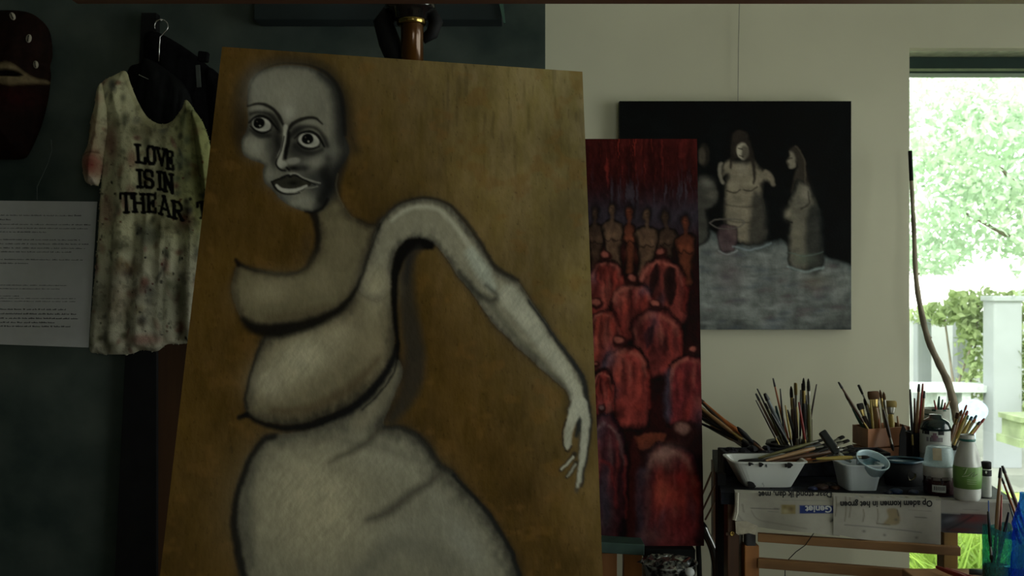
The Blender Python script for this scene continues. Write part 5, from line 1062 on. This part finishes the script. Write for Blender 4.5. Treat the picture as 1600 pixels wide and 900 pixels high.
# curved stick leaning in the window
stp = [P(1422,236,3.12), P(1425,300,3.11), P(1428,360,3.10), P(1431,430,3.08), P(1438,480,3.06), P(1450,530,3.04), P(1468,570,3.01), P(1482,600,2.98), P(1492,640,2.95), P(1497,668,2.93), P(1500,705,2.92)]
pp_ = [Vector(v) for v in spl([tuple(v) for v in stp], k=4)]
rad = np.interp(np.linspace(0,1,len(pp_)), [0,.05,.4,.75,1], [.0055,.006,.0085,.012,.013])*(1+.08*np.sin(np.arange(len(pp_))*1.9))
sk_ = thing('curved_stick', 'long bare curved stick leaning against the edge of the window', 'stick', pp_[-1])
obj('shaft', MB().tube(pp_, list(rad), 10), mat('weathered branch bark', (.42,.36,.27), .85, var=.5, scale=30, stretch=(1,1,.3), bump=.6), sk_, smooth=True)
for k_, (x, y) in ((12, (1438,440)), (20, (1455,517))): obj('knot', MB().tube([pp_[k_], pp_[k_]+Vector((.012,0,.006))], [.006,.002], 7), MATS['weathered branch bark'], sk_)
obj('top_wrap', MB().tube(pp_[0:4], .0068, 8), M_black, sk_)
# smaller dark sticks leaning at the left under the table edge
for i, (a, b) in enumerate((((1094,805),(1124,742)), ((1090,790),(1112,738)), ((1102,812),(1134,752)))):
    tag(obj('thin_stick', MB().tube([P(*a, 2.9), P(*b, 2.98)] if True else [], [.003, .0035], 7), hm('brown'), loc=tuple(P(*a, 2.9))), ['thin brown stick nearest the table leg','short brown stick leaning by the red canvas','lowest thin brown stick left of the table'][i], 'stick')

# ================================================================ LOWER FOREGROUND
ST = .705
st_ = thing('side_table', 'low wooden side table at the lower right corner carrying the two bottles', 'table', (1.1, 1.95, 0))
obj('tabletop', MB().box((P(1610,0,2.05).x, 1.99, ST-.015), (.42, .44, .03)), M_oakH, st_, bevel=.003)
for x in (.93, 1.27):
    for y in (1.81, 2.17): obj('leg', MB().beam((x, y, ST-.03), (x, y, 0), .035, .035), M_dkwood, st_)
gb = P(1558, 0, 2.02); gb.z = ST
M_green = glassmat('green tinted plastic', (.09,.36,.36), .42); M_blue = glassmat('blue plastic film', (.03,.16,.62), .42, .12)
g = thing('cut_green_bottle', 'cut-off green plastic bottle holding brushes at the lower right', 'bottle', gb)
gz = lambda y: P(0, y, 2.02).z
mb = MB(); n = 32; prof = [(.026,ST+.001),(.0285,ST+.004),(.0285,gz(862)),(.0275,gz(858)),(.0285,gz(850)),(.029,gz(835)),(.028,gz(822))]; vs = []
for (r_, z_) in prof:
    for k in range(n):
        a = 2*PI*k/n; dz = .006*math.sin(2*a+1) if z_ > gz(824) else 0
        vs.append((gb.x+r_*math.cos(a), gb.y+r_*math.sin(a), z_+dz))
mb.add(vs, [(j*n+k, j*n+(k+1)%n, (j+1)*n+(k+1)%n, (j+1)*n+k) for j in range(len(prof)-1) for k in range(n)]+[tuple(range(n))[::-1]])
obj('wall', mb, M_green, g, smooth=True)
obj('dark_water', MB().lathe([(0,ST+.004),(.0272,ST+.004),(.0272,gz(884)),(0,gz(884))], (gb.x,gb.y,0), 28), mat('murky green water', (.008,.03,.028), .1), g, smooth=True)
gp = 'brushes in the cut green bottle'
brush(P(1553,880,2.01), P(1563.5,731,2.02), 'tan', 'tall tan brush with black end rising from the green bottle', gp, 5.5, 'handle', 'black')
brush(P(1560,880,2.03), P(1565,773,2.03), 'pink', 'short pinkish brush standing behind the tall one in the green bottle', gp, 4, 'handle')
brush(P(1550,880,2.00), P(1544,799,2.01), 'black', 'black brush at the left rim of the green bottle', gp, 5, 'handle')
brush(P(1558,885,2.00), P(1576,800,2.01), 'black', 'black brush slanting right out of the green bottle', gp, 5, 'handle')
tag(obj('blue_straw', MB().tube([P(1546,840,2.035), P(1544.5,782,2.035)], .0012, 6), mat('blue straw', (.03,.12,.5), .4), loc=tuple(P(1546,840,2.035))), 'thin blue straw sticking up from the green bottle', 'straw')
bb = P(1602, 0, 1.98); bb.z = ST; bz2 = lambda y: P(0, y, 1.98).z
bl = thing('crumpled_blue_bottle', 'crumpled blue plastic bottle cut by the right edge of the picture', 'bottle', bb)
prof = [(0,ST+.001),(.024,ST+.001),(.026,ST+.01),(.027,bz2(880)),(.025,bz2(855)),(.026,bz2(838)),(.022,bz2(828)),(.024,bz2(818)),(.020,bz2(806)),(.014,bz2(792)),(.010,bz2(780)),(.010,bz2(770))]
obj('wall', MB().lathe(prof, (bb.x,bb.y,0), 28, wob=.07), M_blue, bl, smooth=False)
gp2 = 'brushes behind the blue bottle'
brush(P(1606,835,2.03), P(1566,728,2.06), 'brown', 'long brown brush with black end crossing to the blue bottle', gp2, 5.5, 'handle', 'black')
brush(P(1600,840,2.05), P(1565,746,2.07), 'orange', 'orange brush just under the long brown one at the blue bottle', gp2, 4, 'handle', 'black')
brush(P(1596,850,2.05), P(1577,787,2.05), 'grey', 'thin grey brush left of the blue bottle', gp2, 3, 'handle')
brush(P(1594,850,2.03), P(1582,813,2.03), 'black', 'short black brush low beside the blue bottle', gp2, 4, 'handle')
# things lying at the near edge of the side table
brush((1.02-.10, 2.10, ST+.02), P(1462,887,2.16), 'red', 'red brush lying at the left end of the side table', None, 8, 'handle') if False else None
a = P(1463,886,2.18); b = P(1500,905,2.08)
brush(b+Vector((.04,-.03,-.004)), a, 'red', 'red-handled brush lying off the left edge of the side table', None, 8, 'handle')
a = P(1478,888,2.19); b = P(1520,905,2.10)
brush(b+Vector((.03,-.02,-.004)), a, 'pink', 'pale pink brush lying beside the red one on the side table', None, 5, 'handle')
tag(obj('teal_tube', MB().tube([P(1514,893,2.16)+Vector((0,0,0)), P(1550,896,2.14)], [.006,.007], 10), mat('grey teal paint tube', (.10,.17,.17), .5), smooth=True, loc=tuple(P(1530,894,2.15))), 'grey-teal paint tube lying at the back of the side table', 'tube')

# black tubular chair by the table
chr_ = thing('black_chair', 'black tubular chair with a curved arm between red canvas and table', 'chair', (P(1095,0,2.84).x, 2.84, 0))
cur = [P(1062,826,2.84), P(1082,816,2.84), P(1096,820,2.83), P(1104,836,2.83), P(1113,856,2.83), P(1118,880,2.83), P(1119,905,2.83)]
cur = [Vector(v) for v in spl([tuple(c) for c in cur], k=4)]
obj('armrest', MB().tube(cur, .0125, 12), mat('black gloss enamel', (.006,.006,.007), .12, coat=1), chr_, smooth=True)
ex = cur[-1]; obj('leg', MB().tube([ex, Vector((ex.x, ex.y, 0))], .0125, 12), MATS['black gloss enamel'], chr_, smooth=True)
e0 = P(1090,820,2.84)
obj('leg', MB().tube([e0, P(1091,850,2.84), P(1093,900,2.84), Vector((P(1093,0,2.84).x, 2.84, 0))], .008, 10), M_black, chr_, smooth=True)
obj('seat', MB().box((P(1095,0,2.84).x, 2.88, .45), (.12, .12, .03)), M_black, chr_, bevel=.008)
obj('leg', MB().tube([Vector((P(1075,0,2.84).x, 2.92, .44)), Vector((P(1075,0,2.84).x, 2.92, 0))], .0125, 10), M_black, chr_)
# paint-spattered bucket in front of the chair
q0 = P(1045, 0, 2.50); q0.z = .0; bk0 = P(0,878,2.50).z
stl = thing('stool', 'stool hidden below the picture carrying the spattered tin', 'stool', (q0.x, q0.y, 0))
zt_ = bk0-.11
obj('seat', MB().lathe([(0,zt_-.03),(.12,zt_-.03),(.12,zt_),(0,zt_)], (q0.x,q0.y,0), 24), M_dkwood, stl)
for k in range(3): a_ = 2*PI*k/3+.5; obj('leg', MB().tube([(q0.x+.08*math.cos(a_), q0.y+.08*math.sin(a_), zt_-.03), (q0.x+.13*math.cos(a_), q0.y+.13*math.sin(a_), 0)], .014, 8), M_dkwood, stl)
bu = thing('spattered_tin', 'open grey paint tin spattered silver and black under the red canvas', 'tin', (q0.x, q0.y, zt_))
obj('body', MB().lathe([(0,zt_+.001),(.068,zt_+.001),(.071,bk0-.004),(.074,bk0),(.070,bk0+.002),(.066,bk0-.004),(.064,zt_+.03),(0,zt_+.03)], (q0.x,q0.y,0), 30, wob=.01), mat('silver spattered tin', (.35,.37,.37), .25, .5, col2=(.01,.012,.013), scale=45, thr=(.42,.55), bump=.6), bu, smooth=True)
obj('crumpled_foil', MB().lathe([(.066,bk0-.006),(.05,bk0+.006),(.035,bk0-.004),(.02,bk0+.007),(0,bk0+.002)], (q0.x,q0.y,0), 26, wob=.22), mat('crumpled foil', (.4,.42,.42), .2, .8, col2=(.015,.015,.018), scale=60, thr=(.4,.6), bump=.8), bu)
q1 = P(1078,894,2.42)
ww = thing('wad', 'small white round lid lying on the spattered tin', 'lid', tuple(q1)); ww.name = 'white_puck'
obj('disc', MB().lathe([(0,-.004),(.011,-.004),(.012,0),(.010,.004),(0,.005)], q1, 20, Matrix.Rotation(math.radians(55),3,'X')), M_plastw, ww, smooth=True)

# ================================================================ GARDEN
M_lawn = mat('lawn', (.20,.34,.05), .9, col2=(.30,.36,.10), scale=1.2, bump=.3)
M_grav = mat('pale gravel path', (.20,.21,.18), .9, var=.25, scale=2.5)
struct('ground', MB().box((8, 20, -.35), (60, 33, .2)), M_lawn).name = 'lawn'
bpy.data.objects['lawn']['kind'] = 'structure'
struct('garden_path', MB().add([(1.6,4.6,-.24),(3.2,3.6,-.24),(6.5,5.2,-.24),(3.4,5.9,-.24)],[(0,1,2,3)]), M_grav)
struct('gravel_yard', MB().add([(1,7.6,-.245),(12,7.2,-.245),(14,16,-.245),(0,16,-.245)],[(0,1,2,3)]), M_grav)
struct('garden_wall', MB().box((6, 13, .35), (16, .3, 1.3)), mat('pale rendered wall', (.30,.32,.31), .9, var=.15, scale=1.5))
def leaves(n, cen, rad, size, seed, shell=.3, up=.0):
    r = np.random.default_rng(seed); v = r.normal(size=(n,3)); v /= np.linalg.norm(v, axis=1)[:, None]
    rr_ = r.uniform(shell, 1, n)**.6; c = np.array(cen)+v*rr_[:, None]*np.array(rad)
    a = r.normal(size=(n,3)); a /= np.linalg.norm(a, axis=1)[:, None]; b = np.cross(a, r.normal(size=(n,3))); b /= np.linalg.norm(b, axis=1)[:, None]
    s = size*r.uniform(.6, 1.3, n)[:, None]
    return np.stack([c-a*s, c-b*s*.45, c+a*s, c+b*s*.45], 1).reshape(-1, 3)
def leafobj(name, vs, m, parent):
    n = len(vs)//4; me = bpy.data.meshes.new(name); off = np.array(root_loc(parent))
    me.vertices.add(4*n); me.vertices.foreach_set('co', (vs-off).astype(np.float32).ravel()); me.loops.add(4*n); me.loops.foreach_set('vertex_index', np.arange(4*n, dtype=np.int32))
    me.polygons.add(n); me.polygons.foreach_set('loop_start', np.arange(0,4*n,4,dtype=np.int32)); me.polygons.foreach_set('loop_total', np.full(n,4,dtype=np.int32)); me.update(calc_edges=True)
    return obj(name, me, m, parent, kind='stuff')
def leafmat(name, c, c2):
    m = mat(name, c, .6, col2=c2, scale=1.5)
    n_ = m.node_tree.nodes; l = m.node_tree.links; b = n_['Principled BSDF']; tl = n_.new('ShaderNodeBsdfTranslucent'); mx = n_.new('ShaderNodeMixShader'); mx.inputs[0].default_value = .45
    l.new(b.inputs['Base Color'].links[0].from_socket, tl.inputs[0]); l.new(b.outputs[0], mx.inputs[1]); l.new(tl.outputs[0], mx.inputs[2]); l.new(mx.outputs[0], n_['Material Output'].inputs[0]); return m
L1 = leafmat('pale spring leaves', (.62,.71,.58), (.42,.56,.41)); L2 = leafmat('yellow green leaves', (.38,.46,.22), (.26,.34,.15)); L3 = leafmat('grass blades', (.42,.55,.10), (.25,.38,.08))
bark = mat('tree bark', (.20,.17,.13), .9, var=.4, scale=8)
def tree(label, base, h_, clumps, seed, br_):
    t = thing('garden_tree', label, 'tree', base)
    b0 = Vector(base); obj('trunk', MB().tube([b0, b0+Vector((.1,0,h_*.5)), b0+Vector((-.05,.1,h_))], [.14,.11,.07], 10), bark, t, smooth=True)
    for pts in br_: obj('branch', MB().tube(pts, [.03,.022,.012][:len(pts)] if len(pts) == 3 else .02, 7), bark, t, smooth=True)
    leafobj('foliage', np.vstack([leaves(n_, c, r_, s_, seed+i) for i, (n_, c, r_, s_) in enumerate(clumps)]), L1, t)
def G3(x, y, Y): return tuple(P(x, y, Y))
tree('large pale green tree beyond the window, branches reaching over the top', (6.3,9.5,-.25), 3.2,
     [(1300,G3(1480,190,8.4),(.75,.9,.45),.05),(1500,G3(1575,250,8.6),(.8,.9,.6),.05),(1000,G3(1470,300,8.8),(.5,.8,.5),.045),(1200,G3(1560,340,8.8),(.7,.8,.38),.045),(700,G3(1450,400,9),(.35,.6,.2),.045),(1500,G3(1600,140,8.6),(1.0,1,.5),.05),(1600,G3(1700,300,9),(1,1,1.2),.06),(1800,G3(1640,60,9),(1.8,1.3,.8),.06),(1500,G3(1850,200,9.5),(1.4,1.3,1.3),.06)],
     40, [[Vector((6.25,9.5,1.2)), Vector(G3(1580,372,9)), Vector(G3(1500,328,8.8))], [Vector((6.3,9.5,2.2)), Vector(G3(1620,200,9)), Vector(G3(1520,180,8.6))], [Vector((6.2,9.5,1.6)), Vector(G3(1600,300,9.0)), Vector(G3(1540,240,8.8))]])
def bush(label, base, clumps, seed, m=L2):
    t = thing('garden_shrub', label, 'shrub', base); b0 = Vector(base)
    for k in range(3): obj('stem', MB().tube([b0, b0+Vector((.1*(k-1), .05, .4)), Vector(clumps[k % len(clumps)][1])], [.02,.015,.008], 6), bark, t)
    leafobj('foliage', np.vstack([leaves(n_, c, r_, s_, seed+i, .1) for i, (n_, c, r_, s_) in enumerate(clumps)]), m, t)
bush('climbing plant over the pale posts, left part, beyond the window', G3(1500,690,9.0)[:2]+(-.25,), [(350,G3(1525,520,9),(.2,.2,.35),.05),(320,G3(1475,490,9.2),(.35,.3,.12),.05),(260,G3(1530,470,9.0),(.3,.3,.14),.05),(200,G3(1520,600,9.0),(.14,.2,.35),.045)], 60)
bush('leafy climber hanging at the right of the white post', G3(1612,690,8.7)[:2]+(-.25,), [(260,G3(1598,480,8.8),(.3,.3,.16),.05),(260,G3(1604,560,8.6),(.12,.2,.4),.05),(240,G3(1625,640,8.5),(.2,.2,.3),.05)], 70)
def post(label, px, w_, yt, yb, Y):
    a = P(px, yt, Y); b = P(px, yb, Y); t = thing('garden_post', label, 'post', (a.x, Y, -.25)); m = mat('whitewashed post', (.24,.26,.27), .8, var=.1, scale=3)
    obj('shaft', MB().box((a.x, Y, (a.z-.25)/2), (w_/FP*Y, w_/FP*Y*.8, a.z+.25)), m, t, bevel=.01)
    obj('capstone', MB().box((a.x, Y, a.z+.02), (w_/FP*Y*1.12, w_/FP*Y*.95, .05)), m, t, bevel=.01)
post('broad white garden post right of the stick, beyond the window', 1566, 44, 470, 680, 8.6)
post('slimmer white garden post in the middle of the window', 1503, 22, 500, 660, 9.6)
post('slimmer white garden post close to the window edge', 1441, 22, 505, 655, 9.8)
# bench-like pale planter and stone block
tag(obj('garden_bench', MB().box(tuple(P(1478,605,8.8)), (.75,.35,.06)).box(tuple(P(1460,640,8.8)), (.08,.3,.36)).box(tuple(P(1498,640,8.8)), (.08,.3,.36)), mat('pale grey stone', (.42,.47,.45), .8), loc=tuple(P(1478,660,8.8))), 'pale grey stone bench between the posts beyond the window', 'bench')
tag(obj('stone_block', MB().box(tuple(P(1602,668,7.6)), (.22,.3,.2)).box(tuple(P(1602,652,7.6)), (.26,.34,.04)).box(tuple(P(1602,688,7.6)), (.28,.36,.06)), mat('mossy stone', (.22,.27,.15), .9, var=.4, scale=6), loc=tuple(P(1602,690,7.6))), 'mossy stone block at the right edge of the window view', 'block')
tag(obj('garden_chair_back', MB().lathe([(0,-.02),(.1,-.02),(.105,0),(.1,.02),(0,.02)], P(1519,642,6.5), 20, Matrix.Rotation(PI/2,3,'X'), sy=.75).beam(P(1519,650,6.5), (P(1519,650,6.5).x, 6.5, -.25), .03, .03), mat('pale blue metal', (.35,.45,.6), .5), loc=(P(1519,650,6.5).x, 6.5, -.25)), 'pale blue round-backed garden seat behind the pencils', 'seat')
# grass tufts close to the window
def tuft(label, cx, cy, n_, h_, spread, seed):
    r = np.random.default_rng(seed); vs = []
    for k in range(n_):
        b = np.array((cx+r.normal()*spread, cy+np.clip(r.normal(),-1.8,1.8)*spread, -.25)); d = r.normal(size=2)*.16; hh = h_*r.uniform(.5,1.1); w_ = .006
        m_ = b+np.array((d[0]*.4, d[1]*.4, hh*.6)); t_ = b+np.array((d[0]*1.6, d[1]*1.6, hh)); s_ = np.array((w_,0,0)) if k % 2 else np.array((w_*.5,w_,0))
        vs += [b-s_, b+s_, m_+s_, m_-s_, m_-s_, m_+s_, t_+s_*.2, t_-s_*.2]
    t = thing('grass_tuft', label, 'grass', (cx, cy, -.25)); leafobj('blades', np.array(vs), L3, t)
tuft('tall yellow-green grass clump outside, seen under the right end of the table', P(1515,860,4.3).x, 4.3, 900, .62, .2, 5)
tuft('low grass clump outside, seen between the table rails', P(1440,860,5.3).x, 5.3, 500, .42, .2, 6)
tuft('grass clump outside by the lower right bottles', P(1600,860,4.6).x+.25, 4.7, 600, .5, .15, 7)
